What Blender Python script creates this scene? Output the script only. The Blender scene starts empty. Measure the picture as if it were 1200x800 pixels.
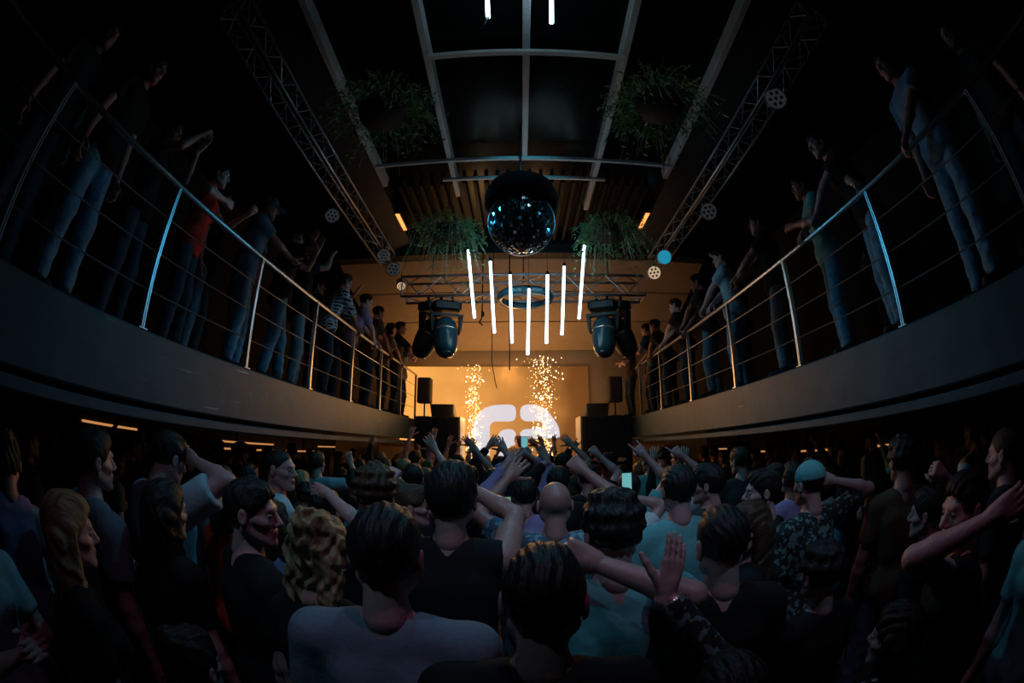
import bpy, math, random
import numpy as np
from mathutils import Matrix, Vector
S = bpy.context.scene
COL = S.collection
PI = math.pi
rnd = random.Random(7)

# ------------------------------------------------------------------ camera, world, exposure
cam = bpy.data.cameras.new('camera')
cam.type = 'PANO'
try:
    cam.panorama_type = 'FISHEYE_EQUISOLID'; cc = cam
except Exception:
    cc = cam.cycles; cc.panorama_type = 'FISHEYE_EQUISOLID'
cc.fisheye_lens = 14.794          # a 15 mm fisheye on a 36 mm wide frame
cc.fisheye_fov = 3.6
cam.sensor_width = 36.0
cam.sensor_fit = 'HORIZONTAL'
cam.clip_start = 0.02
co = bpy.data.objects.new('camera', cam); COL.objects.link(co)
r_, u_, b_ = (0.99989326, 0.0144807, -0.00194124), (0.0053683, -0.24056351, 0.97061856), (0.01358824, -0.97052538, -0.24061557)
co.matrix_world = Matrix(((r_[0], u_[0], b_[0], 0), (r_[1], u_[1], b_[1], 0), (r_[2], u_[2], b_[2], 2.0), (0, 0, 0, 1)))
S.camera = co
S.view_settings.view_transform = 'Standard'
S.view_settings.look = 'None'
S.view_settings.gamma = 1
S.view_settings.use_curve_mapping = False
S.view_settings.exposure = 0.0
w = bpy.data.worlds.new('world'); S.world = w; w.use_nodes = True
w.node_tree.nodes['Background'].inputs[0].default_value = (0, 0, 0, 1)
w.node_tree.nodes['Background'].inputs[1].default_value = 0.3

def lamp(name, kind, loc, energy, color, target=None, size=0.3, spot=None, blend=.6, sizey=None):
    l = bpy.data.lights.new(name, kind); l.energy = energy; l.color = color
    if kind == 'AREA':
        l.size = size
        if sizey: l.shape = 'RECTANGLE'; l.size_y = sizey
    else: l.shadow_soft_size = size
    if spot: l.spot_size = math.radians(spot); l.spot_blend = blend
    o = bpy.data.objects.new(name, l); COL.objects.link(o); o.location = loc
    if target is not None:
        o.rotation_euler = (Vector(target)-Vector(loc)).to_track_quat('-Z', 'Y').to_euler()
    return o
TEAL = (0.10, 0.72, 1.0); WARM = (1.0, 0.46, 0.13); VIOL = (0.78, 0.45, 1.0)
# stage side: the two spark fountains, plus two added spots that extend their glow
lamp('spark_light', 'POINT', (-0.99, 9.4, 2.7), 38, WARM, size=.25)
lamp('spark_light', 'POINT', (0.57, 9.4, 2.8), 38, WARM, size=.25)
lamp('wall_fill_spot', 'SPOT', (-.2, 8.3, 1.3), 120, WARM, (-.25, 9.6, 4.5), .3, 88, 1.)  # added spot, carries the screen and spark glow up the stage wall
lamp('crowd_fill_spot', 'SPOT', (-.2, 9.2, 3.6), 190, WARM, (0, 4.2, 1.4), .25, 78, .9)  # added spot, throws the spark glow forward onto the crowd
# house side: teal lamps over the crowd, violet ones between them
lamp('teal_down', 'SPOT', (0.1, 2.8, 5.35), 75, TEAL, (0.1, 3.0, 0), .08, 98, .8)
lamp('teal_wash', 'SPOT', (-1.3, -.6, 5.3), 100, (.36, .72, 1.), (-.3, 2.3, 1.2), .08, 40, .9)
lamp('teal_wash', 'SPOT', (1.5, -.6, 5.3), 110, (.36, .72, 1.), (0.7, 2.4, 1.2), .08, 36, .9)
lamp('teal_side', 'SPOT', (1.9, 4.4, 4.7), 80, (.05, .6, 1.), (-2.4, 3.0, 2.5), .05, 66, 1.)
lamp('teal_side', 'SPOT', (-1.7, 4.4, 4.7), 80, (.05, .6, 1.), (2.6, 2.9, 2.5), .05, 66, 1.)
lamp('teal_front', 'SPOT', (0.1, 2.3, 5.3), 60, TEAL, (0.1, 6.3, 4.7), .06, 46, .8)
lamp('violet_wash', 'SPOT', (0.1, 4.6, 5.35), 50, VIOL, (0.0, 2.0, 1.8), .15, 70, .9)
lamp('violet_back', 'SPOT', (0.3, .4, 5.35), 34, (1., .45, .85), (0.3, 1.6, 1.3), .08, 70, 1.)

# ------------------------------------------------------------------ materials
def nmat(name):
    m = bpy.data.materials.new(name); m.use_nodes = True
    nt = m.node_tree; return m, nt, nt.nodes['Principled BSDF']
def mat(name, col, rough=.6, metal=0., bump=0., scale=40., var=.25, spec=.4, emit=None, es=0., stretch=None, coat=0.):
    m, nt, b = nmat(name)
    N, L = nt.nodes, nt.links
    b.inputs['Roughness'].default_value = rough; b.inputs['Metallic'].default_value = metal
    b.inputs['Specular IOR Level'].default_value = spec
    if coat: b.inputs['Coat Weight'].default_value = coat
    tc = N.new('ShaderNodeTexCoord'); mp = N.new('ShaderNodeMapping'); L.new(tc.outputs['Object'], mp.inputs[0])
    if stretch: mp.inputs['Scale'].default_value = stretch
    nz = N.new('ShaderNodeTexNoise'); nz.inputs['Scale'].default_value = scale; nz.inputs['Detail'].default_value = 3
    L.new(mp.outputs[0], nz.inputs['Vector'])
    mx = N.new('ShaderNodeMix'); mx.data_type = 'RGBA'
    c = tuple(col)
    mx.inputs['A'].default_value = tuple(x*(1-var) for x in c)+(1,); mx.inputs['B'].default_value = tuple(min(1, x*(1+var)) for x in c)+(1,)
    L.new(nz.outputs['Fac'], mx.inputs['Factor']); L.new(mx.outputs['Result'], b.inputs['Base Color'])
    if bump:
        bp = N.new('ShaderNodeBump'); bp.inputs['Strength'].default_value = bump; bp.inputs['Distance'].default_value = .01
        L.new(nz.outputs['Fac'], bp.inputs['Height']); L.new(bp.outputs[0], b.inputs['Normal'])
    if emit: b.inputs['Emission Color'].default_value = tuple(emit)+(1,); b.inputs['Emission Strength'].default_value = es
    return m
M = {}
M['black'] = mat('black_paint', (.012, .013, .015), .5)
M['blackmetal'] = mat('black_metal', (.03, .032, .035), .35, .7)
M['matte'] = mat('matte_black', (.004, .004, .005), .95, spec=.05)
M['floor'] = mat('floor_dark', (.02, .02, .022), .35, 0, .1, 8)
M['wall'] = mat('wall_dark', (.012, .012, .013), .8, 0, .2, 12)
def slab_mat():
    m = mat('balcony_plaster', (.042, .085, .11), .5, 0, .5, 5, .35); nt = m.node_tree; N, L = nt.nodes, nt.links; b = N['Principled BSDF']
    tc = N.new('ShaderNodeTexCoord'); mp = N.new('ShaderNodeMapping'); mp.inputs['Scale'].default_value = (1, .5, 9); L.new(tc.outputs['Object'], mp.inputs[0])
    n = N.new('ShaderNodeTexNoise'); n.inputs['Scale'].default_value = 2.6; n.inputs['Detail'].default_value = 6; L.new(mp.outputs[0], n.inputs['Vector'])
    g = N.new('ShaderNodeMapRange'); g.inputs['From Min'].default_value = .70; g.inputs['From Max'].default_value = .74; L.new(n.outputs['Fac'], g.inputs['Value'])
    mx = N.new('ShaderNodeMix'); mx.data_type = 'RGBA'; old = b.inputs['Base Color'].links[0].from_socket
    L.new(g.outputs[0], mx.inputs['Factor']); L.new(old, mx.inputs['A']); mx.inputs['B'].default_value = (.42, .42, .40, 1); L.new(mx.outputs['Result'], b.inputs['Base Color']); return m
M['slab'] = slab_mat()
M['steel'] = mat('brushed_steel', (.72, .72, .74), .38, 1., .05, 90, .1)
M['cable'] = mat('rail_steel', (.45, .43, .42), .35, 1.)
M['galv'] = mat('galvanised_steel', (.78, .78, .88), .5, .15, .3, 60, .3)
M['beige'] = mat('stage_panel', (.46, .34, .24), .7, 0, .15, 6, .12)
M['beige2'] = mat('stage_wall', (.34, .26, .19), .8, 0, .15, 6, .15)
M['glassroof'] = mat('dark_glass', (.004, .006, .008), .22, 0, .0, 5, .1, .12)
M['corr'] = mat('corrugated_sheet', (.010, .013, .017), .5, .5)
M['soffit'] = mat('soffit_board', (.008, .014, .022), .55, 0, .1, 6)
M['wood'] = mat('bar_wood', (.30, .14, .06), .5, 0, .2, 6, .3, stretch=(1, 1, 12))
M['cab'] = mat('speaker_cabinet', (.045, .035, .03), .75, 0, .4, 80, .3)
M['grille'] = mat('speaker_grille', (.03, .03, .032), .5, .5, .6, 200, .5)
M['edge'] = mat('lit_cabinet_edge', (.5, .42, .3), .5)  # pale colour stands for light catching the cabinet edges
M['leaf'] = mat('leaf_green', (.14, .36, .12), .5, 0, 0, 30, .5)
M['stem'] = mat('dry_stem', (.5, .46, .38), .7, 0, 0, 30, .4)
M['pot'] = mat('dark_basket', (.02, .018, .016), .8, 0, .5, 60)
M['blue'] = mat('blue_black_shell', (.03, .10, .14), .22, 0, .05, 10, .1, .7)
M['lens'] = mat('lens_glass', (.02, .05, .06), .05, 0, 0, 10, .1, .8)
M['warmref'] = mat('amber_lamp', (.6, .35, .15), .4, emit=(1, .35, .08), es=1.6)
M['silver'] = mat('reflector', (.7, .68, .62), .25, .8, .4, 60)
M['white'] = mat('white_plastic', (.6, .6, .6), .4)
def emis(name, col, st, nee=True):
    m = bpy.data.materials.new(name); m.use_nodes = True; nt = m.node_tree
    nt.nodes.remove(nt.nodes['Principled BSDF']); e = nt.nodes.new('ShaderNodeEmission')
    e.inputs[0].default_value = tuple(col)+(1,); e.inputs[1].default_value = st
    nt.links.new(e.outputs[0], nt.nodes['Material Output'].inputs[0])
    if not nee:
        try: m.cycles.emission_sampling = 'NONE'
        except Exception: pass
    return m
M['tube'] = emis('led_tube_light', (.55, .88, 1.0), 7.0)
M['spark'] = emis('spark_glow', (1.0, .50, .15), 4.0, False)
M['sparkhot'] = emis('spark_hot', (1.0, .78, .45), 9.0, False)
M['phone'] = emis('phone_screen', (.25, .75, .8), .55, False)
M['phone2'] = emis('phone_screen_green', (.35, .6, .4), .4, False)
M['strip'] = emis('warm_light_strip', (1.0, .42, .14), .55)
M['red'] = emis('red_lamp', (1.0, .10, .02), .5, False)
M['logo'] = emis('logo_white', (.80, .80, .86), .88)

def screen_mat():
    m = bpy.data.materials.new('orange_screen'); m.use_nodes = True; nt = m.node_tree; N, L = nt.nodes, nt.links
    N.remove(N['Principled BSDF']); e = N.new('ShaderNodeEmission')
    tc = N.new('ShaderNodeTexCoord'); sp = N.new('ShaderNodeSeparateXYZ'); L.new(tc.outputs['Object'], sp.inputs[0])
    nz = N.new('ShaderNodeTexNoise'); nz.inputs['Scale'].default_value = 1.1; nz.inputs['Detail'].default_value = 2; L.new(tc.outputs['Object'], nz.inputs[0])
    ad = N.new('ShaderNodeMath'); ad.operation = 'MULTIPLY_ADD'; ad.inputs[1].default_value = -.26; ad.inputs[2].default_value = .12; L.new(sp.outputs['X'], ad.inputs[0])  # haze glow painted into the screen colour, bright left to dark right
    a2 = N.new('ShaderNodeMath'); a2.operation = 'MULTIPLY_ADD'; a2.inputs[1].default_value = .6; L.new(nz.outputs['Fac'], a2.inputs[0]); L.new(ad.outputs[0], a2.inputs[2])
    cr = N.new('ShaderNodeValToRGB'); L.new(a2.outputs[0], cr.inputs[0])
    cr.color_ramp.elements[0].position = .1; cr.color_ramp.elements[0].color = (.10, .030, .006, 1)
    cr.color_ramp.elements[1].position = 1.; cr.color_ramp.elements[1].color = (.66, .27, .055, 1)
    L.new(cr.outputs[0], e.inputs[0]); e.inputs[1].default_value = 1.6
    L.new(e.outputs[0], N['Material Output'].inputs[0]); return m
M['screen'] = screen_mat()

SK = [mat('skin_tone', c, .45, 0, .12, 60, .12, .45) for c in ((.48, .25, .24), (.38, .19, .17), (.56, .32, .31), (.28, .14, .12))]
HR = [mat('hair_colour', c, .55, 0, 1., 70, .6, .28, stretch=(1, .25, .25)) for c in ((.012, .010, .010), (.035, .02, .013), (.28, .18, .10), (.06, .035, .02))]
LIP = mat('lip', (.35, .12, .11), .4); EYW = mat('eye_white', (.28, .27, .26), .4); EYD = mat('iris', (.02, .015, .01), .15)
def cloth(name, c, r=.85, sc=30, var=.18): return mat(name+'_cloth', c, r, 0, .35, sc, var, .2)
CL = dict(black=cloth('black', (.010, .010, .012)), charcoal=cloth('charcoal', (.03, .032, .036)), greyblue=cloth('grey_blue', (.16, .20, .25)),
    white=cloth('white', (.62, .64, .66)), paleblue=cloth('pale_blue', (.34, .45, .52)), teal=cloth('teal', (.13, .36, .38)), blue=cloth('blue', (.10, .20, .34)),
    red=cloth('red', (.55, .03, .02)), violet=cloth('violet', (.30, .22, .42)), green=cloth('green', (.05, .14, .08)), brown=cloth('brown', (.10, .06, .04)),
    jeans=mat('denim_cloth', (.12, .24, .36), .85, 0, .5, 26, .55, .2), darkjeans=mat('dark_denim_cloth', (.03, .045, .07), .85, 0, .4, 26, .4, .2), grey=cloth('grey', (.22, .22, .23)))
def pattern(name, a, b, kind, sc, th=.5):
    m, nt, bs = nmat(name); N, L = nt.nodes, nt.links
    bs.inputs['Roughness'].default_value = .85
    tc = N.new('ShaderNodeTexCoord')
    if kind == 'check':
        t = N.new('ShaderNodeTexBrick'); t.inputs['Scale'].default_value = sc; t.offset = 0
        t.inputs['Mortar Size'].default_value = .18; t.inputs['Brick Width'].default_value = 1; t.inputs['Row Height'].default_value = 1
        mp = N.new('ShaderNodeMapping'); mp.inputs['Rotation'].default_value = (PI/2, 0, 0); L.new(tc.outputs['Object'], mp.inputs[0]); L.new(mp.outputs[0], t.inputs['Vector'])
        f = t.outputs['Fac']
    else:
        t = N.new('ShaderNodeTexNoise' if kind == 'blotch' else 'ShaderNodeTexVoronoi'); t.inputs['Scale'].default_value = sc
        L.new(tc.outputs['Object'], t.inputs['Vector'])
        g = N.new('ShaderNodeMath'); g.operation = 'GREATER_THAN'; g.inputs[1].default_value = th
        L.new(t.outputs[0], g.inputs[0]); f = g.outputs[0]
    mx = N.new('ShaderNodeMix'); mx.data_type = 'RGBA'; mx.inputs['A'].default_value = a+(1,); mx.inputs['B'].default_value = b+(1,)
    L.new(f, mx.inputs['Factor']); L.new(mx.outputs['Result'], bs.inputs['Base Color']); return m
CL['floral'] = pattern('floral_print', (.010, .016, .018), (.13, .22, .22), 'blotch', 34, .56)
CL['check'] = pattern('check_print', (.03, .04, .10), (.55, .55, .62), 'check', 22)
CL['blotch'] = pattern('blotch_print', (.05, .11, .17), (.16, .30, .38), 'blotch', 36, .55)

# ------------------------------------------------------------------ mesh helpers
class MB:
    def __init__(s): s.v = []; s.f = []; s.mi = []; s.m = 0; s.sm = []; s.smooth = False
    def add(s, v, f):
        o = len(s.v); s.v += [tuple(map(float, p)) for p in v]; s.f += [tuple(i+o for i in q) for q in f]
        s.mi += [s.m]*len(f); s.sm += [s.smooth]*len(f); return s
    def box(s, lo, hi, bev=0.):
        (a, b, c), (d, e, g) = lo, hi
        if bev <= 0:
            return s.add([(a, b, c), (d, b, c), (d, e, c), (a, e, c), (a, b, g), (d, b, g), (d, e, g), (a, e, g)],
                [(3, 2, 1, 0), (4, 5, 6, 7), (0, 1, 5, 4), (1, 2, 6, 5), (2, 3, 7, 6), (3, 0, 4, 7)])
        t = bev; P = []; lv = [(c, t), (c+t, 0), (g-t, 0), (g, t)]
        for z, i in lv:
            P += [(a+i+t, b+i, z), (d-i-t, b+i, z), (d-i, b+i+t, z), (d-i, e-i-t, z), (d-i-t, e-i, z), (a+i+t, e-i, z), (a+i, e-i-t, z), (a+i, b+i+t, z)]
        F = [tuple(range(7, -1, -1)), tuple(range(24, 32))]
        for k in range(3):
            for j in range(8): F.append((k*8+j, k*8+(j+1) % 8, k*8+8+(j+1) % 8, k*8+8+j))
        return s.add(P, F)
    def tube(s, pts, r, n=8, cap=True):
        pts = [Vector(p) for p in pts]; rs = r if isinstance(r, (list, tuple)) else [r]*len(pts)
        V = []; F = []; up = None
        for i, p in enumerate(pts):
            d = (pts[min(i+1, len(pts)-1)]-pts[max(i-1, 0)]).normalized()
            if up is None: up = Vector((0, 0, 1)) if abs(d.z) < .9 else Vector((1, 0, 0))
            x = d.cross(up).normalized(); y = x.cross(d).normalized(); up = y
            for j in range(n):
                a = 2*PI*j/n; V.append(p+(x*math.cos(a)+y*math.sin(a))*rs[i])
        for i in range(len(pts)-1):
            for j in range(n): F.append((i*n+j, i*n+(j+1) % n, (i+1)*n+(j+1) % n, (i+1)*n+j))
        if cap: F.append(tuple(range(n))[::-1]); F.append(tuple(range((len(pts)-1)*n, len(pts)*n)))
        q = s.smooth; s.smooth = n > 6; s.add([tuple(v) for v in V], F); s.smooth = q; return s
    def lathe(s, prof, n=24, c=(0, 0, 0), M_=None):
        ring = prof[0] == prof[-1]
        V = []; F = []
        for r, z in prof:
            for j in range(n):
                a = 2*PI*j/n; p = Vector((r*math.cos(a), r*math.sin(a), z))
                if M_ is not None: p = M_ @ p
                V.append((p.x+c[0], p.y+c[1], p.z+c[2]))
        for i in range(len(prof)-1):
            for j in range(n): F.append((i*n+j, i*n+(j+1) % n, (i+1)*n+(j+1) % n, (i+1)*n+j))
        if not ring: F.append(tuple(range(n))[::-1]); F.append(tuple(range((len(prof)-1)*n, len(prof)*n)))
        q = s.smooth; s.smooth = True; s.add(V, F); s.smooth = q; return s
    def sphere(s, c, r, n=12, m=8, sc=(1, 1, 1)):
        pr = [(max(1e-4, r*math.sin(PI*i/m)), -r*math.cos(PI*i/m)) for i in range(m+1)]
        D = Matrix.Diagonal((sc[0], sc[1], sc[2])); return s.lathe(pr, n, c, D)
    def prism(s, poly, y0, y1, plane='xz'):
        n = len(poly); g = (lambda u, v, y: (u, y, v)) if plane == 'xz' else ((lambda u, v, y: (y, u, v)) if plane == 'yz' else (lambda u, v, y: (u, v, y)))
        V = [g(u, v, y0) for u, v in poly]+[g(u, v, y1) for u, v in poly]
        return s.add(V, [tuple(range(n)), tuple(range(n, 2*n))[::-1]]+[(i, n+i, n+(i+1) % n, (i+1) % n) for i in range(n)])
    def build(s, name, mats, parent=None, loc=None):
        me = bpy.data.meshes.new(name); me.from_pydata(s.v, [], s.f)
        for m in (mats if isinstance(mats, (list, tuple)) else [mats]): me.materials.append(m)
        me.polygons.foreach_set('material_index', s.mi); me.polygons.foreach_set('use_smooth', s.sm)
        me.update()
        o = bpy.data.objects.new(name, me); COL.objects.link(o)
        if parent: o.parent = parent
        if loc: o.location = loc
        return o
def tag(o, label=None, cat=None, group=None, kind=None):
    if label: o['label'] = label
    if cat: o['category'] = cat
    if group: o['group'] = group
    if kind: o['kind'] = kind
    return o
def empty(name, loc=(0, 0, 0), rz=0., sc=1.):
    o = bpy.data.objects.new(name, None); COL.objects.link(o); o.location = loc; o.rotation_euler = (0, 0, rz); o.scale = (sc,)*3
    o.empty_display_size = .1; return o
def copy_tree(o, parent=None):
    c = o.copy(); COL.objects.link(c)
    if parent: c.parent = parent
    for ch in list(o.children): copy_tree(ch, c)
    return c
def struct(o): o['kind'] = 'structure'; return o

# ------------------------------------------------------------------ the room
XL, XR = -2.25, 2.44       # faces of the two balconies
WL, WR = -4.9, 5.1
struct(MB().box((WL, -3, -.1), (WR, 10.7, 0)).build('floor', M['floor']))
struct(MB().box((WL-.2, -3.2, -.1), (WL, 10.7, 6)).build('wall_left', M['wall']))
struct(MB().box((WR, -3.2, -.1), (WR+.2, 10.7, 6)).build('wall_right', M['wall']))
struct(MB().box((WL-.2, -3.2, -.1), (WR+.2, -3, 6)).build('wall_rear', M['wall']))
struct(MB().box((WL-.2, 10.5, -.1), (WR+.2, 10.7, 6)).build('wall_stage', M['beige2']))
struct(MB().box((WL-.2, -3.2, 5.72), (WR+.2, 10.7, 5.9)).build('ceiling', M['glassroof']))
for side, X, W, YE in (('left', XL, WL, 9.3), ('right', XR, WR, 8.85)):
    s = -1 if side == 'left' else 1
    b = MB()
    xa, xb = sorted((X, X+s*.16)); b.box((xa, -3, 2.06), (xb, YE, 2.5), .012)
    b.m = 1; xc, xd = sorted((X+s*.16, W)); b.box((xc, -3, 2.38), (xd, YE, 2.499))
    struct(b.build('balcony_'+side, [M['slab'], M['black']]))
    b = MB(); xa, xb = sorted((X+s*.02, X+s*.30)); b.box((xa, -3, 1.955), (xb, YE, 2.025), .01)
    struct(b.build('beam_'+side, M['slab']))
    xa, xb = sorted((X+s*.30, W)); struct(MB().box((xa, -3, 1.98), (xb, YE, 2.0)).build('soffit_'+side, M['black']))
# painted wood sills with warm strips on the outer walls under the balconies
for side, W, s in (('left', WL, 1), ('right', WR, -1)):
    b = MB()
    for y0, y1 in ((-1.4, .8), (1.2, 3.4), (3.5, 6.0), (6.1, 8.6), (8.7, 10.45)):
        xa, xb = sorted((W, W+s*.05)); b.box((xa, y0, 1.40), (xb, y1, 1.9))
    struct(b.build('trim_'+('1' if s > 0 else '2'), M['black']))

# stage
b = MB(); b.box((-1.2, 8.3, 0), (1.3, 10.42, .38), .01)
tag(b.build('stage_platform', M['black']), 'low black stage platform under the video screen', 'stage')
# sloping reflector over the stage, in long panels with dark joints between them
b = MB()
p0, p1 = Vector((0, 7.25, 5.42)), Vector((0, 10.35, 4.32))
u = (p1-p0)
cuts = [0, .30, .62, 1.0]
for i in range(3):
    a = p0+u*(cuts[i]+.006); c = p0+u*(cuts[i+1]-.006)
    b.add([(-3.6, a.y, a.z), (3.8, a.y, a.z), (3.8, c.y, c.z), (-3.6, c.y, c.z), (-3.6, a.y, a.z+.04), (3.8, a.y, a.z+.04), (3.8, c.y, c.z+.04), (-3.6, c.y, c.z+.04)],
        [(0, 1, 2, 3), (7, 6, 5, 4), (0, 4, 5, 1), (1, 5, 6, 2), (2, 6, 7, 3), (3, 7, 4, 0)])
struct(b.build('ceiling_reflector', M['beige']))
struct(MB().box((-3.6, 7.0, 5.42), (3.8, 7.25, 5.72)).build('trim_3', M['black']))
b = MB(); b.box((-3.0, 10.42, .38), (1.78, 10.48, 3.93), .008)
sc = empty('video_screen', (0, 10.45, .38)); tag(sc, 'large orange video screen with a white rounded logo behind the stage', 'screen')
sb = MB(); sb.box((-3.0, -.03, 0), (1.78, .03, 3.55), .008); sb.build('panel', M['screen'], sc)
def rpoly(pts, rads, n=6):
    out = []; N_ = len(pts)
    for i, p in enumerate(pts):
        p = Vector(p); a = Vector(pts[i-1]); c = Vector(pts[(i+1) % N_]); r = rads[i]
        if r <= 0: out.append(tuple(p)); continue
        d1 = (a-p).normalized(); d2 = (c-p).normalized(); q1 = p+d1*r; q2 = p+d2*r
        for k in range(n+1):
            t = k/n; out.append(tuple(q1*(1-t)**2+p*2*t*(1-t)+q2*t*t))
    return out
Z0 = -.38
# two mirrored rounded strokes: a hook on the left and a curl on the right
for poly, rad in (([(-1.12, .9), (-1.12, 2.97), (-.05, 2.97), (-.05, 2.55), (-.70, 2.55), (-.70, .9)], [0, .7, .17, .17, .18, 0]),
                  ([(-.50, 1.1), (-.50, 2.36), (-.05, 2.36), (-.05, 1.95), (-.22, 1.95), (-.22, 1.1)], [0, .25, .18, .1, .1, 0]),
                  ([(.05, 2.97), (.62, 2.97), (1.03, 2.40), (1.03, 2.12), (.05, 2.12), (.05, 2.36), (.60, 2.36), (.60, 2.55), (.05, 2.55)], [.2, .3, .2, .05, .17, .17, .1, .1, .2])):
    lb = MB(); lb.prism([(x, z+Z0) for x, z in rpoly(poly, rad)], -.045, -.03); lb.build('logo_stroke', M['logo'], sc)

# PA stacks and cabinets beside the stage
def cabinet(name, lo, hi, label, cat='speaker', gr=True, rot=0., edge=False):
    cx = (lo[0]+hi[0])/2; cy = (lo[1]+hi[1])/2; o = empty(name, (cx, cy, lo[2]), rot); tag(o, label, cat)
    dx, dy, dz = (hi[0]-lo[0])/2, (hi[1]-lo[1])/2, hi[2]-lo[2]
    MB().box((-dx, -dy, 0), (dx, dy, dz), .015).build('cabinet', M['cab'], o)
    if gr: MB().box((-dx+.04, -dy-.012, .04), (dx-.04, -dy+.002, dz-.04), .006).build('grille', M['grille'], o)
    if edge:
        s = edge; xa, xb = sorted((s*dx, s*(dx+.035))); tag(MB().box((xa, -dy, 0), (xb, dy, dz+.01)).build('lit_edge', M['edge'], o), 'pale strip painted as the lit cabinet edge')  # strip painted pale where the cabinet edge catches the light
    return o
cabinet('speaker_stack', (-2.2, 8.75, 0), (-1.24, 9.5, 2.55), 'tall dark speaker stack left of the video screen', edge=1)
cabinet('speaker_stack', (1.34, 8.75, 0), (2.43, 9.5, 2.55), 'tall black speaker stack right of the video screen', edge=-1)
def wedge(loc, rz, label, mirror=1):
    o = empty('monitor_speaker', loc, rz); tag(o, label, 'speaker')
    b = MB(); b.prism([(-.25, 0), (.25, 0), (.20 if mirror > 0 else .29, .27), (-.29 if mirror > 0 else -.20, .27)][::1], -.17, .17, 'xz'); b.build('cabinet', M['cab'], o)
    MB().box((-.2, -.182, .03), (.2, -.168, .24)).build('grille', M['grille'], o)
    MB().box((.2*mirror, -.18, .0), (.235*mirror, -.15, .27)).build('lit_edge', M['edge'], o) if mirror < 0 else MB().box((.2, -.18, .0), (.235, -.15, .27)).build('lit_edge', M['edge'], o)
    return o
wedge((-1.60, 9.05, 2.56), 0, 'slanted monitor speaker on top of the left speaker stack')
wedge((1.68, 9.05, 2.56), 0, 'slanted monitor speaker on top of the right speaker stack', -1)
def polebox(loc, label):
    o = empty('pole_speaker', loc, 0); tag(o, label, 'speaker')
    MB().box((-.15, -.13, .30), (.15, .13, .86), .02).build('cabinet', M['cab'], o)
    MB().box((-.125, -.142, .33), (.125, -.128, .83), .004).build('grille', M['grille'], o)
    MB().tube([(0, 0, 0), (0, 0, .31)], .018).build('pole', M['blackmetal'], o)
    MB().box((-.12, -.12, 0), (.12, .12, .015)).build('foot', M['blackmetal'], o); return o
polebox((-2.04, 9.0, 2.55), 'small loudspeaker standing at the far left end of the balcony rail')
polebox((2.12, 8.98, 2.55), 'small loudspeaker standing at the far right end of the balcony rail')

# balcony railings
def railing(side, X, posts, yend, label):
    s = -1 if side == 'l' else 1; x = 0
    o = empty('balcony_railing', (X+s*.03, 0, 2.5)); tag(o, label, 'railing')
    MB().tube([(0, -2.9, 1.0), (0, yend, 1.0)], .022, 14).build('handrail', M['steel'], o)
    for y in posts:
        p = MB(); p.box((-.022, y-.006, 0), (.022, y+.006, .985)); p.box((-.02, y+.014, 0), (.02, y+.024, .985)); p.box((-.03, y-.03, 0), (.03, y+.05, .008)); p.build('post', M['steel'], o)
    for z in (.25, .5, .75): MB().tube([(0, -2.9, z), (0, yend, z)], .0055, 6).build('rail_bar', M['cable'], o)
railing('l', XL, [-2.2, -.9, .37, 1.63, 2.89, 4.12, 5.33, 6.6, 7.85, 9.1], 9.2, 'left steel balcony railing with three thin bars')
railing('r', XR, [-2.2, -.9, .38, 1.66, 2.96, 4.23, 5.55, 6.87, 8.14], 8.7, 'right steel balcony railing with three thin bars')

# ------------------------------------------------------------------ ceiling: beams, trusses, ribs
CX = .11
for x, y1 in ((CX, 4.4), (CX-.99, 5.3), (CX+.99, 5.7), (CX-2.03, 4.9), (CX+2.03, 4.7)):
    struct(MB().box((x-.035, -2.5, 5.56), (x+.035, y1, 5.72), .004).build('roof_beam', M['galv']))
for y, a, c, r in ((.6, -2.03, 2.03, .03), (2.57, -.99, .99, .03), (4.38, -2.03, 2.03, .022), (4.82, -1.15, 1.15, .022)):
    struct(MB().box((CX+a, y-r, 5.53), (CX+c, y+r, 5.58), .004).build('cross_beam', M['galv']))
b = MB()
x = -1.75
while x < 2.05:
    b.box((x, 5.0, 5.60), (x+.05, 7.0, 5.715)); x += .16
struct(b.build('ceiling_ribs', M['corr']))
for s, X in ((-1, -1.98), (1, 2.2)):     # sloping side soffits between skylight and side trusses
    b = MB(); b.prism([(X, 5.6), (X+s*.5, 5.47), (X+s*.5, 5.72), (X, 5.72)], -2.9, 7.0); struct(b.build('ceiling_soffit', M['soffit']))
M['truss'] = mat('truss_aluminium', (.42, .42, .48), .35, .6)
def truss(p0, p1, w, label, mb_r=.022, bright=None):
    p0, p1 = Vector(p0), Vector(p1); L_ = (p1-p0).length; d = (p1-p0).normalized(); side = d.cross(Vector((0, 0, 1)))
    o = empty('lighting_truss', tuple(p0)); tag(o, label, 'truss')
    cs = [side*(w/2*i)+Vector((0, 0, w/2*j)) for i, j in ((-1, -1), (1, -1), (1, 1), (-1, 1))]
    for ci, c in enumerate(cs): MB().tube([c, c+d*L_], mb_r, 10).build('chord', M['steel'] if ci == bright else M['truss'], o)
    br = MB(); n = max(2, int(L_/w/.9)); st = L_/n
    for a, c in ((0, 1), (1, 2), (2, 3), (3, 0)):
        for i in range(n):
            q0, q1 = (cs[a], cs[c]) if i % 2 else (cs[c], cs[a]); br.tube([q0+d*(i*st), q1+d*((i+1)*st)], mb_r*.5, 6)
        for i in (0, n): br.tube([cs[a]+d*(i*st), cs[c]+d*(i*st)], mb_r*.5, 6)
    br.build('brace', M['truss'], o); return o
truss((-1.86, 6.3, 4.44), (2.06, 6.3, 4.44), .34, 'wide box truss hanging across the room in front of the stage')
truss((-2.42, 1.2, 5.30), (-2.42, 6.9, 5.30), .24, 'long box truss over the left balcony edge', .016, 1)
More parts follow.
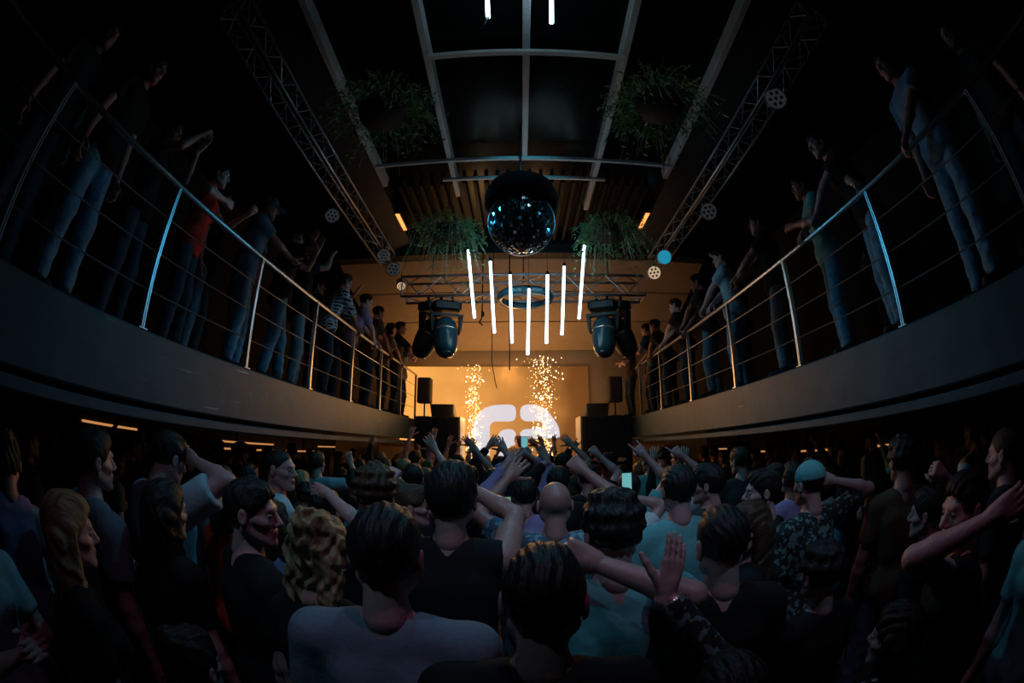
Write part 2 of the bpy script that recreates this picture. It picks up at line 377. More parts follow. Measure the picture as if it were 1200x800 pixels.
truss((2.62, 1.2, 5.25), (2.62, 7.0, 5.25), .24, 'long box truss over the right balcony edge', .016, 0)
for i, x in enumerate((-1.4, 0.1, 1.5)):
    tag(MB().tube([(x, 6.3, 4.60), (x, 6.3, 5.72)], .01, 8).build('hanging_cable', M['blackmetal']), ('left', 'middle', 'right')[i]+' steel cable holding the wide front truss', 'cable')
# circular ring in the middle of the truss
b = MB(); b.lathe([(.36, -.05), (.42, -.05), (.44, 0), (.42, .05), (.36, .05), (.34, 0), (.36, -.05)], 40, (0, 0, 0)); 
tag(b.build('ring_lamp', M['blue'], None, (.12, 6.1, 4.20)), 'dark round ring fixture under the middle of the front truss', 'light fixture')
# amber slots
for x, lb in ((-1.92, 'amber ceiling lamp slot left of the mirror ball'), (2.12, 'amber ceiling lamp slot right of the mirror ball')):
    o = empty('ceiling_lamp', (x, 5.6, 5.52)); tag(o, lb, 'lamp')
    MB().box((-.06, 0, 0), (.06, .62, .07), .006).build('housing', M['black'], o); MB().box((-.035, .03, -.004), (.035, .59, 0)).build('diffuser', M['warmref'], o)

# mirror ball
mb = empty('mirror_ball', (.05, 4.0, 4.32)); tag(mb, 'large mirror ball hanging from the ceiling in the centre of the room', 'mirror ball')
R = .34; b = MB(); rows = 30
mt = [mat('mirror_tile', (.75, .8, .85), .06, 1., 0, 5, .02), mat('mirror_tile_dull', (.10, .12, .14), .25, 1.), mat('mirror_tile_mid', (.4, .42, .45), .15, 1.)]
rb = random.Random(3)
for i in range(rows):
    t0, t1 = PI*i/rows, PI*(i+1)/rows; n = max(4, int(2*rows*math.sin((t0+t1)/2)))
    for j in range(n):
        a0, a1 = 2*PI*j/n, 2*PI*(j+1)/n; g = .06
        tt0, tt1 = t0+(t1-t0)*g, t1-(t1-t0)*g; aa0, aa1 = a0+(a1-a0)*g, a1-(a1-a0)*g
        q = [(R*math.sin(t)*math.cos(a), R*math.sin(t)*math.sin(a), R*math.cos(t)) for t, a in ((tt0, aa0), (tt1, aa0), (tt1, aa1), (tt0, aa1))]
        nrm = (Vector(q[0])+Vector(q[2])).normalized(); ga, gb = rb.gauss(0, .0035), rb.gauss(0, .0035)
        q = [tuple(Vector(p)+nrm*(.006+ga*su+gb*sv)) for p, (su, sv) in zip(q, ((-1, -1), (1, -1), (1, 1), (-1, 1)))]
        b.m = rb.choice([0, 0, 1, 1, 2]); b.add(q, [(0, 1, 2, 3)])
b.build('mirror_tiles', mt, mb)
MB().sphere((0, 0, 0), R-.008, 32, 20).build('core', M['black'], mb)
MB().lathe([(.02, R+.14), (.10, R+.14), (.12, R+.05), (.05, R-.01)], 20).build('motor', M['black'], mb)
MB().tube([(0, 0, R+.1), (0, 0, 1.4)], .012).build('pole', M['blackmetal'], mb)
T_ = Matrix.Rotation(math.radians(120), 3, 'X'); rg = MB(); rg.lathe([(.352, -.005), (.362, -.008), (.368, 0), (.362, .008), (.352, .005), (.352, -.005)], 64, (0, 0, 0), T_); tag(rg.build('rim', M['steel'], mb), 'thin added ring standing in for the bright rim reflection of the ball')  # added ring, draws the bright reflection along the ball outline as geometry
b = MB(); b.lathe([(.39, .22), (.41, .23), (.41, .34), (.36, .46), (.24, .54), (.02, .58), (.02, .56), (.23, .52), (.34, .44), (.39, .34), (.39, .24), (.39, .22)], 40); b.build('dark_hood', M['matte'], mb)

# LED tubes
def led_tube(a, c, label, ztop=5.6):
    a, c = Vector(a), Vector(c); o = empty('led_tube', tuple(c)); tag(o, label, 'light tube', None)
    MB().tube([(0, 0, 0), tuple((a-c))], .019, 12).build('tube', M['tube'], o)
    d = (a-c).normalized()
    MB().tube([tuple(a-c), tuple(a-c+d*.05)], .022, 12).build('end_cap', M['black'], o)
    MB().tube([tuple(a-c+d*.04), (a.x-c.x, 0+a.y-c.y, ztop-c.z)], .003, 6).build('suspension_wire', M['blackmetal'], o)
TB = [((-.70, 5.4, 4.69), (-.58, 5.4, 3.67)), ((-.38, 5.4, 4.50), (-.31, 5.4, 3.46)), ((-.10, 5.4, 4.29), (-.075, 5.4, 3.32)), ((.16, 5.4, 4.08), (.13, 5.4, 3.16)),
      ((.42, 5.4, 4.29), (.38, 5.4, 3.31)), ((.66, 5.4, 4.42), (.59, 5.4, 3.43)), ((.97, 5.4, 4.76), (.83, 5.4, 3.65))]
nm = ['leftmost', 'second from left', 'third from left', 'middle and lowest', 'third from right', 'second from right', 'rightmost']
for (a, c), n in zip(TB, nm): led_tube(a, c, 'white glowing vertical light tube hanging before the truss, '+n+' of the seven')
led_tube((.33, 1.93, 5.60), (.30, 1.93, 5.15), 'white glowing light tube hanging nearest the camera, at the top of the photo', 5.7)
led_tube((-.24, 1.93, 5.60), (-.22, 1.93, 5.25), 'short dim glowing light tube at the top left of the nearest one', 5.7)
tag(MB().tube([(-.27, 1.93, 5.07), (-.22, 1.93, 5.252)], .016, 10).build('light_fitting', M['blue']), 'small dark blue fitting below the short overhead light tube', 'light fitting')

# moving heads
def moving_head(loc, rz, tilt, label, shell=None):
    shell = shell or M['blue']
    o = empty('moving_head', loc, rz, 1.12); tag(o, label, 'stage light')
    MB().box((-.20, -.12, -.17), (.20, .12, -.02), .03).build('base', M['blackmetal'], o)
    for cx_ in (-.08, .08): MB().tube([(cx_, 0, -.02), (cx_, 0, .06)], .022).build('clamp', M['blackmetal'], o)
    y = MB(); y.prism([(-.24, -.20), (.24, -.20), (.215, -.44), (.195, -.49), (.185, -.44), (.185, -.24), (-.185, -.24), (-.185, -.44), (-.195, -.49), (-.215, -.44)], -.05, .05); y.build('yoke', M['blackmetal'], o)
    h = empty('head_pivot', (0, 0, 0)) if False else None
    T = Matrix.Rotation(tilt, 3, 'X')
    b = MB(); b.lathe([(.02, .20), (.10, .19), (.15, .12), (.175, 0), (.172, -.14), (.155, -.26), (.13, -.33), (.115, -.34)], 28, (0, 0, -.46), T)
    hd = b.build('lamp_head', shell, o)
    b = MB(); b.lathe([(.118, -.33), (.10, -.37), (.06, -.39), (.01, -.395)], 28, (0, 0, -.46), T); b.build('lens', M['lens'], hd)
    b = MB(); b.lathe([(.168, -.02), (.176, -.02), (.176, .02), (.168, .02), (.168, -.02)], 28, (0, 0, -.46), T); b.build('trim_ring', M['silver'], hd)
    return o
moving_head((-1.13, 6.3, 4.24), .35, -.25, 'blue-black moving head light hanging at the left end of the truss')
moving_head((1.36, 6.3, 4.24), -.35, -.2, 'blue-black moving head light hanging at the right end of the truss')
def silhouette_head(loc, rz, label):
    return moving_head(loc, rz, .5, label, M['black'])
silhouette_head((-1.42, 6.45, 4.26), 1.2, 'black moving head light behind the blue one at the left end of the truss')
silhouette_head((1.66, 6.45, 4.26), -1.2, 'black moving head light behind the blue one at the right end of the truss')

# par cans on the side trusses
def par(loc, aim, label, face, r=.11):
    o = empty('par_light', loc); tag(o, label, 'stage light')
    d = (Vector(aim)-Vector(loc)).normalized(); T = d.to_track_quat('-Z', 'Y').to_matrix()
    MB().lathe([(.05, .24), (r*.8, .20), (r*.9, .04), (r, 0), (r*1.02, -.05), (r*.96, -.05)], 24, (0, 0, 0), T).build('can', M['blackmetal'], o)
    b = MB(); b.lathe([(r*.93, -.050), (r*.7, -.058), (.005, -.062)], 24, (0, 0, 0), T); f = b.build('lens', face, o)
    if face is not M['lensblue']:
        g = MB()
        for k in range(7):
            a = k*PI*2/6; c = Vector((math.cos(a)*r*.55, math.sin(a)*r*.55, -.062)) if k < 6 else Vector((0, 0, -.064))
            c = T @ c; g.sphere(tuple(c), r*.17, 8, 6)
        g.build('led_cluster', M['black'], f)
    g = MB(); g.lathe([(r*.95, -.045), (r*1.06, -.045), (r*1.06, -.066), (r*.95, -.066), (r*.95, -.045)], 24, (0, 0, 0), T); g.build('rim', M['silver'], o)
    MB().tube([(0, 0, 0), (0, 0, .22)], .012).build('bracket', M['blackmetal'], o)
M['lensblue'] = mat('blue_lens', (.02, .2, .3), .3, emit=(.02, .32, .5), es=.7)
M['lensamber'] = mat('pale_lens', (.7, .55, .4), .4, emit=(1, .7, .45), es=.5)
M['lensgrey'] = mat('grey_lens', (.25, .25, .25), .4, emit=(.8, .85, 1), es=.02)
par((-2.28, 6.25, 5.10), (-1.2, 3, 2.5), 'grey stage lamp at the far end of the left balcony truss, upper one', M['lensgrey'])
par((-2.28, 6.85, 5.08), (-.6, 3, 3.2), 'round stage lamp with a dotted face on the left, middle one', M['lensgrey'], .13)
par((-2.3, 7.5, 5.02), (-1, 5, 2.5), 'small amber-lit stage lamp on the left nearest the front truss', M['lensamber'], .09)
par((2.48, 6.1, 4.95), (0, 1.5, 3.2), 'round stage lamp with a glowing blue lens on the right', M['lensblue'], .125)
par((2.48, 6.7, 4.92), (0, 2, 3.2), 'pale lit stage lamp just below the blue one on the right', M['lensamber'], .125)
par((2.62, 2.35, 5.08), (1, 0, 3), 'dim grey stage lamp high up on the right truss, nearest the camera', M['lensgrey'], .12)
par((2.62, 4.5, 4.92), (.6, 1, 3), 'dim dotted stage lamp above the right balcony crowd', M['lensgrey'], .12)
par((-2.55, 4.6, 4.95), (-1, 2, 3), 'dim stage lamp hanging over the left balcony crowd', M['lensgrey'], .1)

# hanging microphone / rope and cables in front of stage
b = MB(); b.tube([(-.62, 6.9, 5.6), (-.61, 6.9, 4.3), (-.62, 6.9, 4.12)], .012, 6); b.sphere((-.60, 6.9, 4.2), .03, 8, 6, (1, 1, 1.8)); b.tube([(-.62, 6.9, 4.12), (-.66, 6.9, 4.05), (-.60, 6.9, 4.0)], .014, 6)
tag(b.build('hook_cable', M['black']), 'black chain with a hook hanging left of the light tubes', 'cable')
tag(MB().tube([(-.42, 6.8, 5.6), (-.43, 6.8, 3.35), (-.37, 6.8, 3.0), (-.34, 6.8, 2.9)], .008, 6).build('loose_cable', M['black']), 'thin loose black cable hanging second from left before the screen', 'cable')
tag(MB().tube([(-.14, 6.8, 5.6), (-.135, 6.8, 3.2)], .010, 6).build('plumb_cable', M['black']), 'straight black cable hanging behind the third light tube', 'cable')

# warm strips under the balconies
for W, s, segs, nmz in ((WL, 1, ((5.5, 7.4, 1.60), (5.5, 7.3, 1.72), (7.7, 9.2, 1.60), (9.4, 10.4, 1.72), (2.6, 3.6, 1.75)), 'left'), (WR, -1, ((5.0, 6.6, 1.50), (7.2, 8.6, 1.52), (8.8, 10.2, 1.6), (3.6, 4.4, 1.5)), 'right')):
    for i, (y0, y1, z) in enumerate(segs):
        xa, xb = sorted((W+s*.051, W+s*.085)); o = MB().box((xa, y0, z), (xb, y1, z+.028), .004).build('light_strip', M['strip'])
        tag(o, 'thin orange light strip on the dark '+nmz+' wall under the balcony, '+('nearest the middle', 'upper or next', 'third', 'farthest', 'nearest the camera')[i], 'light strip')
# amber panel with frame under the end of the left balcony
for x0, x1, lb in ((-3.5, -2.35, 'amber-lit doorway panel under the end of the left balcony'), (2.5, 3.7, 'amber-lit panel under the end of the right balcony')):
    o = empty('lit_panel', ((x0+x1)/2, 10.3, 0)); tag(o, lb, 'panel'); h = (x1-x0)/2
    MB().box((-h, 0, 0), (h, .05, 1.9)).build('board', M['beige'], o); b = MB(); b.box((-h-.05, -.03, 0), (-h, .05, 1.95)); b.box((h, -.03, 0), (h+.05, .05, 1.95)); b.box((-h, -.03, 1.9), (h, .05, 1.95)); b.build('frame', M['wood'], o)

# sparks
rs = random.Random(11)
def sparks(cx, cy, z0, z1, n, wid, label):
    b = MB()
    for i in range(n):
        t = rs.random()**1.15; z = z0+(z1-z0)*t; sp = wid*(.35+.9*t)
        x = cx+rs.gauss(0, sp); y = cy+rs.gauss(0, sp*.7); r = rs.choice((.005, .006, .008, .012))*(1.2 if t < .5 else .85)
        b.m = 1 if rs.random() < .4 else 0; b.sphere((x, y, z), r, 6, 4, (1, 1, rs.uniform(1, 2.2)))
    tag(b.build('spark_fountain', [M['spark'], M['sparkhot']]), label, 'sparks', None, 'stuff')
sparks(-1.0, 9.35, .6, 3.75, 560, .095, 'left column of golden sparks shooting up before the screen')
sparks(.56, 9.35, .8, 3.95, 680, .15, 'right and wider column of golden sparks before the screen')
for x, lb in ((-1.0, 'left'), (.56, 'right')):
    o = empty('spark_machine', (x, 9.35, .38)); tag(o, 'small black spark machine on the stage under the '+lb+' sparks', 'stage machine')
    MB().box((-.12, -.12, 0), (.12, .12, .16), .02).build('housing', M['black'], o); MB().lathe([(.03, .16), (.035, .2), (.02, .2)], 12).build('nozzle', M['blackmetal'], o)
# DJ desk
o = empty('dj_desk', (-.05, 9.3, .38)); tag(o, 'black performer desk on the stage before the screen', 'desk')
MB().box((-.7, -.2, .95), (.7, .3, 1.0), .01).build('desk_top', M['black'], o); MB().box((-.68, -.18, 0), (.68, -.14, .95)).build('front_panel', M['black'], o)
for x in (-.62, .62): MB().box((x-.03, .2, 0), (x+.03, .26, .95)).build('leg', M['black'], o)

# hanging plants
def plant(loc, r, drop, label, seed, n=420):
    o = empty('hanging_plant', loc); tag(o, label, 'plant'); q = random.Random(seed)
    MB().lathe([(.02, -.12), (r*.5, -.10), (r*.62, .02), (r*.6, .04), (r*.5, .03)], 16).build('basket', M['pot'], o)
    b = MB(); lf = MB()
    for i in range(n):
        a = q.uniform(0, 2*PI); el = q.uniform(-.4, 1.1); L_ = r*q.uniform(.7, 1.35)
        d = Vector((math.cos(a)*math.cos(el), math.sin(a)*math.cos(el), math.sin(el)*.7)); p0 = Vector((math.cos(a), math.sin(a), 0))*r*.3
        p1 = p0+d*L_*.6; p2 = p1+Vector((d.x*L_*.4, d.y*L_*.4, -.05-drop*q.random()**2))
        if i % 3 == 0: b.tube([p0, p1, p2], .0028, 3)
        for k in range(3):
            c = p1.lerp(p2, q.random()); u = Vector((q.gauss(0, 1), q.gauss(0, 1), q.gauss(0, 1))).normalized(); v = u.cross(Vector((q.gauss(0, 1), q.gauss(0, 1), q.gauss(0, 1)))).normalized()
            s = q.uniform(.02, .045); lf.add([c-u*s, c+v*s*.3, c+u*s, c-v*s*.3], [(0, 1, 2, 3)])
    b.build('stem', M['stem'], o)['kind'] = 'stuff'; lf.build('foliage', M['leaf'], o)['kind'] = 'stuff'
    MB().tube([(0, 0, 0), (0, 0, 5.73-loc[2])], .006, 6).build('hanger', M['blackmetal'], o)
plant((-1.32, 2.85, 5.05), .42, .35, 'leafy hanging plant near the top left of the skylight', 1)
plant((1.40, 2.75, 5.05), .42, .45, 'leafy hanging plant near the top right of the skylight', 2)
plant((-1.02, 5.3, 4.95), .42, .7, 'trailing hanging plant left of the mirror ball', 3)
plant((1.36, 5.3, 4.95), .42, .7, 'trailing hanging plant right of the mirror ball', 4)

# stage haze
def haze():
    m = bpy.data.materials.new('stage_haze'); m.use_nodes = True; nt = m.node_tree; nt.nodes.remove(nt.nodes['Principled BSDF'])
    v = nt.nodes.new('ShaderNodeVolumeScatter'); v.inputs['Density'].default_value = .12; v.inputs['Color'].default_value = (1, .72, .45, 1); v.inputs['Anisotropy'].default_value = .2
    nt.links.new(v.outputs[0], nt.nodes['Material Output'].inputs['Volume']); return m
tag(MB().box((-2.2, 8.6, .45), (2.2, 10.35, 4.25)).build('stage_haze', haze()), 'thin golden smoke haze around the sparks on the stage', 'haze', None, 'stuff')
# ------------------------------------------------------------------ people: signed distance bodies turned into meshes
A_ = np.array
def snet(F, lo, h):
    sx, sy, sz = F.shape; I = F < 0
    cs = [(i, j, k) for i in (0, 1) for j in (0, 1) for k in (0, 1)]
    sl = lambda a, c: a[c[0]:sx-1+c[0], c[1]:sy-1+c[1], c[2]:sz-1+c[2]]
    cnt = np.zeros((sx-1, sy-1, sz-1), np.int8)
    for c in cs: cnt += sl(I, c)
    act = (cnt > 0) & (cnt < 8); idx = np.argwhere(act)
    if not len(idx): return np.zeros((0, 3)), np.zeros((0, 4), int)
    num = np.full(act.shape, -1, np.int64); num[act] = np.arange(len(idx))
    P = np.zeros((len(idx), 3)); n = np.zeros(len(idx))
    val = {c: F[idx[:, 0]+c[0], idx[:, 1]+c[1], idx[:, 2]+c[2]] for c in cs}
    for a in cs:
        for ax in range(3):
            if a[ax] == 0:
                b = list(a); b[ax] = 1; b = tuple(b); va, vb = val[a], val[b]; m = (va < 0) != (vb < 0)
                t = np.where(m, va/(va-vb+1e-12), 0); q = np.repeat(A_([a], float), len(idx), 0); q[:, ax] += t
                P += q*m[:, None]; n += m
    V = (idx+P/n[:, None])*h+lo; Q = []
    for ax in range(3):
        o = [x for x in range(3) if x != ax]; s0 = [slice(1, -1)]*3; s0[ax] = slice(0, -1); s1 = list(s0); s1[ax] = slice(1, None)
        a, b = I[tuple(s0)], I[tuple(s1)]
        for fl, m in ((0, a & ~b), (1, ~a & b)):
            e = np.argwhere(m)
            if not len(e): continue
            e = e+A_([0 if k == ax else 1 for k in range(3)]); c = []
            for du, dv in ((-1, -1), (0, -1), (0, 0), (-1, 0)):
                g = e.copy(); g[:, o[0]] += du; g[:, o[1]] += dv; c.append(num[g[:, 0], g[:, 1], g[:, 2]])
            q = np.stack(c, 1)
            if fl ^ (ax == 1): q = q[:, ::-1]
            Q.append(q)
    return V, np.concatenate(Q)
class SDF:
    """prims: list of (kind, data, k, sign); union in order with smooth blending"""
    def __init__(s): s.p = []
    def cone(s, a, b, ra, rb, k=.02, cut0=False, cut1=False): s.p.append(('c', (A_(a, float), A_(b, float), ra, rb, cut0, cut1), k, 1)); return s
    def ell(s, c, r, R=None, k=.02, sub=False): s.p.append(('e', (A_(c, float), A_(r, float), np.eye(3) if R is None else A_(R)), k, -1 if sub else 1)); return s
    def half(s, p, n): s.p.append(('h', (A_(p, float), A_(n, float)/np.linalg.norm(n)), 0, 0)); return s
    def mesh(s, h, noise=None):
        los, his = [], []
        for kd, d, k, sg in s.p:
            if sg <= 0: continue
            if kd == 'c': r = max(d[2], d[3]); los.append(np.minimum(d[0], d[1])-r); his.append(np.maximum(d[0], d[1])+r)
            else: r = max(d[1]); los.append(d[0]-r); his.append(d[0]+r)
        lo = np.min(los, 0)-2.5*h-.012; hi = np.max(his, 0)+2.5*h+.012; n = np.ceil((hi-lo)/h).astype(int)+1
        F = np.full(n, 1., np.float32); ax = [lo[i]+h*np.arange(n[i]) for i in range(3)]
        for kd, d, k, sg in s.p:
            if kd == 'h': a = [0, 0, 0]; b = list(n)
            else:
                if kd == 'c': r = max(d[2], d[3])+k+2.5*h+.012; l_, h_ = np.minimum(d[0], d[1])-r, np.maximum(d[0], d[1])+r
                else: r = max(d[1])+k+2.5*h+.012; l_, h_ = d[0]-r, d[0]+r
                a = np.clip(np.floor((l_-lo)/h).astype(int), 0, n-1); b = np.clip(np.ceil((h_-lo)/h).astype(int)+1, 1, n)
            X, Y, Z = np.meshgrid(ax[0][a[0]:b[0]], ax[1][a[1]:b[1]], ax[2][a[2]:b[2]], indexing='ij')
            if X.size == 0: continue
            if kd == 'c':
                p0, p1, r0, r1, c0, c1 = d; v = p1-p0; L2 = v@v+1e-9
                t = ((X-p0[0])*v[0]+(Y-p0[1])*v[1]+(Z-p0[2])*v[2])/L2; tc = np.clip(t, 0, 1)
                D = np.sqrt((X-p0[0]-tc*v[0])**2+(Y-p0[1]-tc*v[1])**2+(Z-p0[2]-tc*v[2])**2)-(r0+(r1-r0)*tc)
                if c1: D = np.maximum(D, (t-1)*math.sqrt(L2))
                if c0: D = np.maximum(D, -t*math.sqrt(L2))
            elif kd == 'e':
                c, r, R = d; x, y, z = X-c[0], Y-c[1], Z-c[2]
                u = (R[0][0]*x+R[1][0]*y+R[2][0]*z)/r[0]; v = (R[0][1]*x+R[1][1]*y+R[2][1]*z)/r[1]; w_ = (R[0][2]*x+R[1][2]*y+R[2][2]*z)/r[2]
                k0 = np.sqrt(u*u+v*v+w_*w_)+1e-9; k1 = np.sqrt((u/r[0])**2+(v/r[1])**2+(w_/r[2])**2)+1e-9; D = k0*(k0-1)/k1
            G = F[a[0]:b[0], a[1]:b[1], a[2]:b[2]]
            if kd == 'h':
                p, nn = d; G[...] = np.maximum(G, (X-p[0])*nn[0]+(Y-p[1])*nn[1]+(Z-p[2])*nn[2])
            elif sg < 0:
                hh = np.maximum(k-np.abs(-D-G), 0)/max(k, 1e-6); G[...] = np.maximum(G, -D)+hh*hh*k*.25
            else:
                hh = np.maximum(k-np.abs(D-G), 0)/max(k, 1e-6); G[...] = np.minimum(G, D)-hh*hh*k*.25
        if noise is not None:
            X, Y, Z = np.meshgrid(*ax, indexing='ij'); m = np.abs(F) < .04
            F[m] += noise(X[m], Y[m], Z[m])
        F[0] = F[-1] = 1; F[:, 0] = F[:, -1] = 1; F[:, :, 0] = F[:, :, -1] = 1
        return snet(F, lo, h)
def merge(parts):
    V = []; Q = []; mi = []; o = 0
    for (v, q), m in parts:
        V.append(v); Q.append(q+o); mi.append(np.full(len(q), m)); o += len(v)
    return np.concatenate(V), np.concatenate(Q), np.concatenate(mi)
def mesh_obj(name, VQ, mats, parent):
    v, q = VQ[0], VQ[1]; me = bpy.data.meshes.new(name)
    me.vertices.add(len(v)); me.vertices.foreach_set('co', np.ascontiguousarray(v, np.float32).ravel())
    me.loops.add(len(q)*4); me.loops.foreach_set('vertex_index', np.ascontiguousarray(q, np.int32).ravel())
    me.polygons.add(len(q)); me.polygons.foreach_set('loop_start', np.arange(0, len(q)*4, 4, dtype=np.int32))
    try: me.polygons.foreach_set('loop_total', np.full(len(q), 4, np.int32))
    except Exception: pass
    me.polygons.foreach_set('use_smooth', np.ones(len(q), bool))
    for m in mats: me.materials.append(m)
    if len(VQ) > 2: me.polygons.foreach_set('material_index', VQ[2].astype(np.int32))
    me.update(calc_edges=True); o = bpy.data.objects.new(name, me); COL.objects.link(o); o.parent = parent
    for sl_ in o.material_slots: mt_ = sl_.material; sl_.link = 'OBJECT'; sl_.material = mt_
    return o
nz = lambda v: v/(np.linalg.norm(v)+1e-9)
def rotm(yaw=0, pitch=0, roll=0):
    cy, sy, cp, sp, cr, sr = math.cos(yaw), math.sin(yaw), math.cos(pitch), math.sin(pitch), math.cos(roll), math.sin(roll)
    return A_([[cy, -sy, 0], [sy, cy, 0], [0, 0, 1]]) @ A_([[1, 0, 0], [0, cp, -sp], [0, sp, cp]]) @ A_([[cr, 0, sr], [0, 1, 0], [-sr, 0, cr]])
FG = dict(open=((8, 8, 6),)*4+(0,), relax=((22, 30, 20),)*4+(25,), fist=((78, 95, 60),)*4+(70,), grip=((50, 55, 35),)*4+(45,),
    point=((6, 6, 4), (78, 95, 60), (78, 95, 60), (78, 95, 60), 60), horns=((6, 6, 4), (78, 95, 60), (78, 95, 60), (6, 6, 4), 60),
    shaka=((70, 90, 60), (75, 90, 60), (75, 90, 60), (6, 6, 4), -10), flat=((4, 4, 3),)*4+(10,))
def hand(W, d, n, side, kind, h):
    """W wrist, d hand direction, n palm normal, side 'L'/'R'"""
    d = nz(d); n = nz(n-d*(n@d)); s = np.cross(d, n)*(1 if side == 'R' else -1); f = SDF(); fg = FG[kind]
    off = (.030, .010, -.011, -.030); ln = (.074, .082, .076, .060); spread = .16 if kind == 'open' else .05
    f.cone(W-d*.02, W+d*.03, .027, .027, .02)
    for i in range(4): f.cone(W+d*.01+s*off[i]*.6, W+d*.088+s*off[i]-d*(.006 if i == 3 else 0), .016, .0125, .012)
    f.ell(W+d*.05+n*.006, (.036, .036, .017), np.stack([s, d, n], 1), .015); f.ell(W+d*.035+s*.024+n*.010, (.017, .026, .015), np.stack([s, d, n], 1), .012)
    for i in range(4):
        p = W+d*.088+s*off[i]-d*(.006 if i == 3 else 0); ang = 0; base = nz(d+s*spread*(1.5-i)*(.75))
        for j, (fr, r0, r1) in enumerate(((.45, .0098, .0088), (.30, .0088, .008), (.25, .008, .0064))):
            ang += math.radians(fg[i][j]); dr = base*math.cos(ang)+n*math.sin(ang); q = p+dr*ln[i]*fr; f.cone(p, q, r0, r1, .003); p = q
    tc = math.radians(fg[4]); p = W+d*.022+s*.026+n*.004; dr = nz(s*(.75 if tc < .5 else .45)+d*.75+n*(.25+tc*.4))
    for j, (L_, r0, r1) in enumerate(((.044, .0145, .0115), (.034, .0112, .0100), (.027, .0098, .0075))):
        q = p+dr*L_; f.cone(p, q, r0, r1, .005); p = q; dr = nz(dr-s*math.sin(tc)*.7+n*math.sin(tc)*.2)
    return f.mesh(h)
def head(C, R, hN, fem=False, mouth=0.):
    f = SDF(); T = lambda x, y, z: C+R @ A_([x, y, z]); E = lambda c, r, k=.02, sub=False: f.ell(T(*c), r, R, k, sub); K = lambda a, b, ra, rb, k: f.cone(T(*a), T(*b), ra, rb, k)
    j = .92 if fem else 1.
    K((0, -.025, -.06), (0, -.045, -.145), .050*j, .052*j, .02)
    E((0, -.010, .030), (.074, .093, .085)); E((0, .022, -.025), (.060*j, .068, .082), .03); E((0, .048, -.075), (.040*j, .036, .036), .025)
    for s in (-1, 1): K((s*.056*j, -.005, -.052), (s*.02, .070, -.100), .016, .014, .03); K((s*.045, .062, -.022), (s*.058, .03, -.012), .016, .014, .02)
    E((0, .078, -.101), (.018, .015, .014), .02); K((-.030, .080, .028), (.030, .080, .028), .011, .011, .018)
    for s in (-1, 1): E((s*.031, .100, .006), (.016, .016, .0095), .010, True)
    K((0, .086, .018), (0, .110, -.024), .0085, .0125, .008)
    for s in (-1, 1): K((s*.010, .095, -.030), (s*.012, .098, -.032), .008, .008, .006)
    K((-.018, .088, -.054), (.018, .088, -.054), .0085, .0085, .005); K((-.014, .087, -.068), (.014, .087, -.068), .009, .009, .004)
    E((0, .100, -.061), (.024, .020, .0022+mouth*.012), .002, True)
    for s in (-1, 1):
        E((s*.081, -.010, -.006), (.010, .019, .034), .006); E((s*.091, -.006, -.004), (.007, .010, .018), .004, True)
    out = [(f.mesh(hN), 0)]
    e = SDF()
    for s in (-1, 1): e.ell(T(s*.031, .0765, .006), (.0122,)*3, None, .001)
    out.append((e.mesh(min(hN, .004)), 1)); e = SDF()
    for s in (-1, 1): e.ell(T(s*.031, .0862, .005), (.0058, .0042, .0058), R, .001)
    out.append((e.mesh(.0022), 2))
    e = SDF(); e.cone(T(-.017, .0905, -.056), T(.017, .0905, -.056), .0062, .0062, .003); e.cone(T(-.013, .0895, -.066), T(.013, .0895, -.066), .007, .007, .003); out.append((e.mesh(.004), 3))
    return out
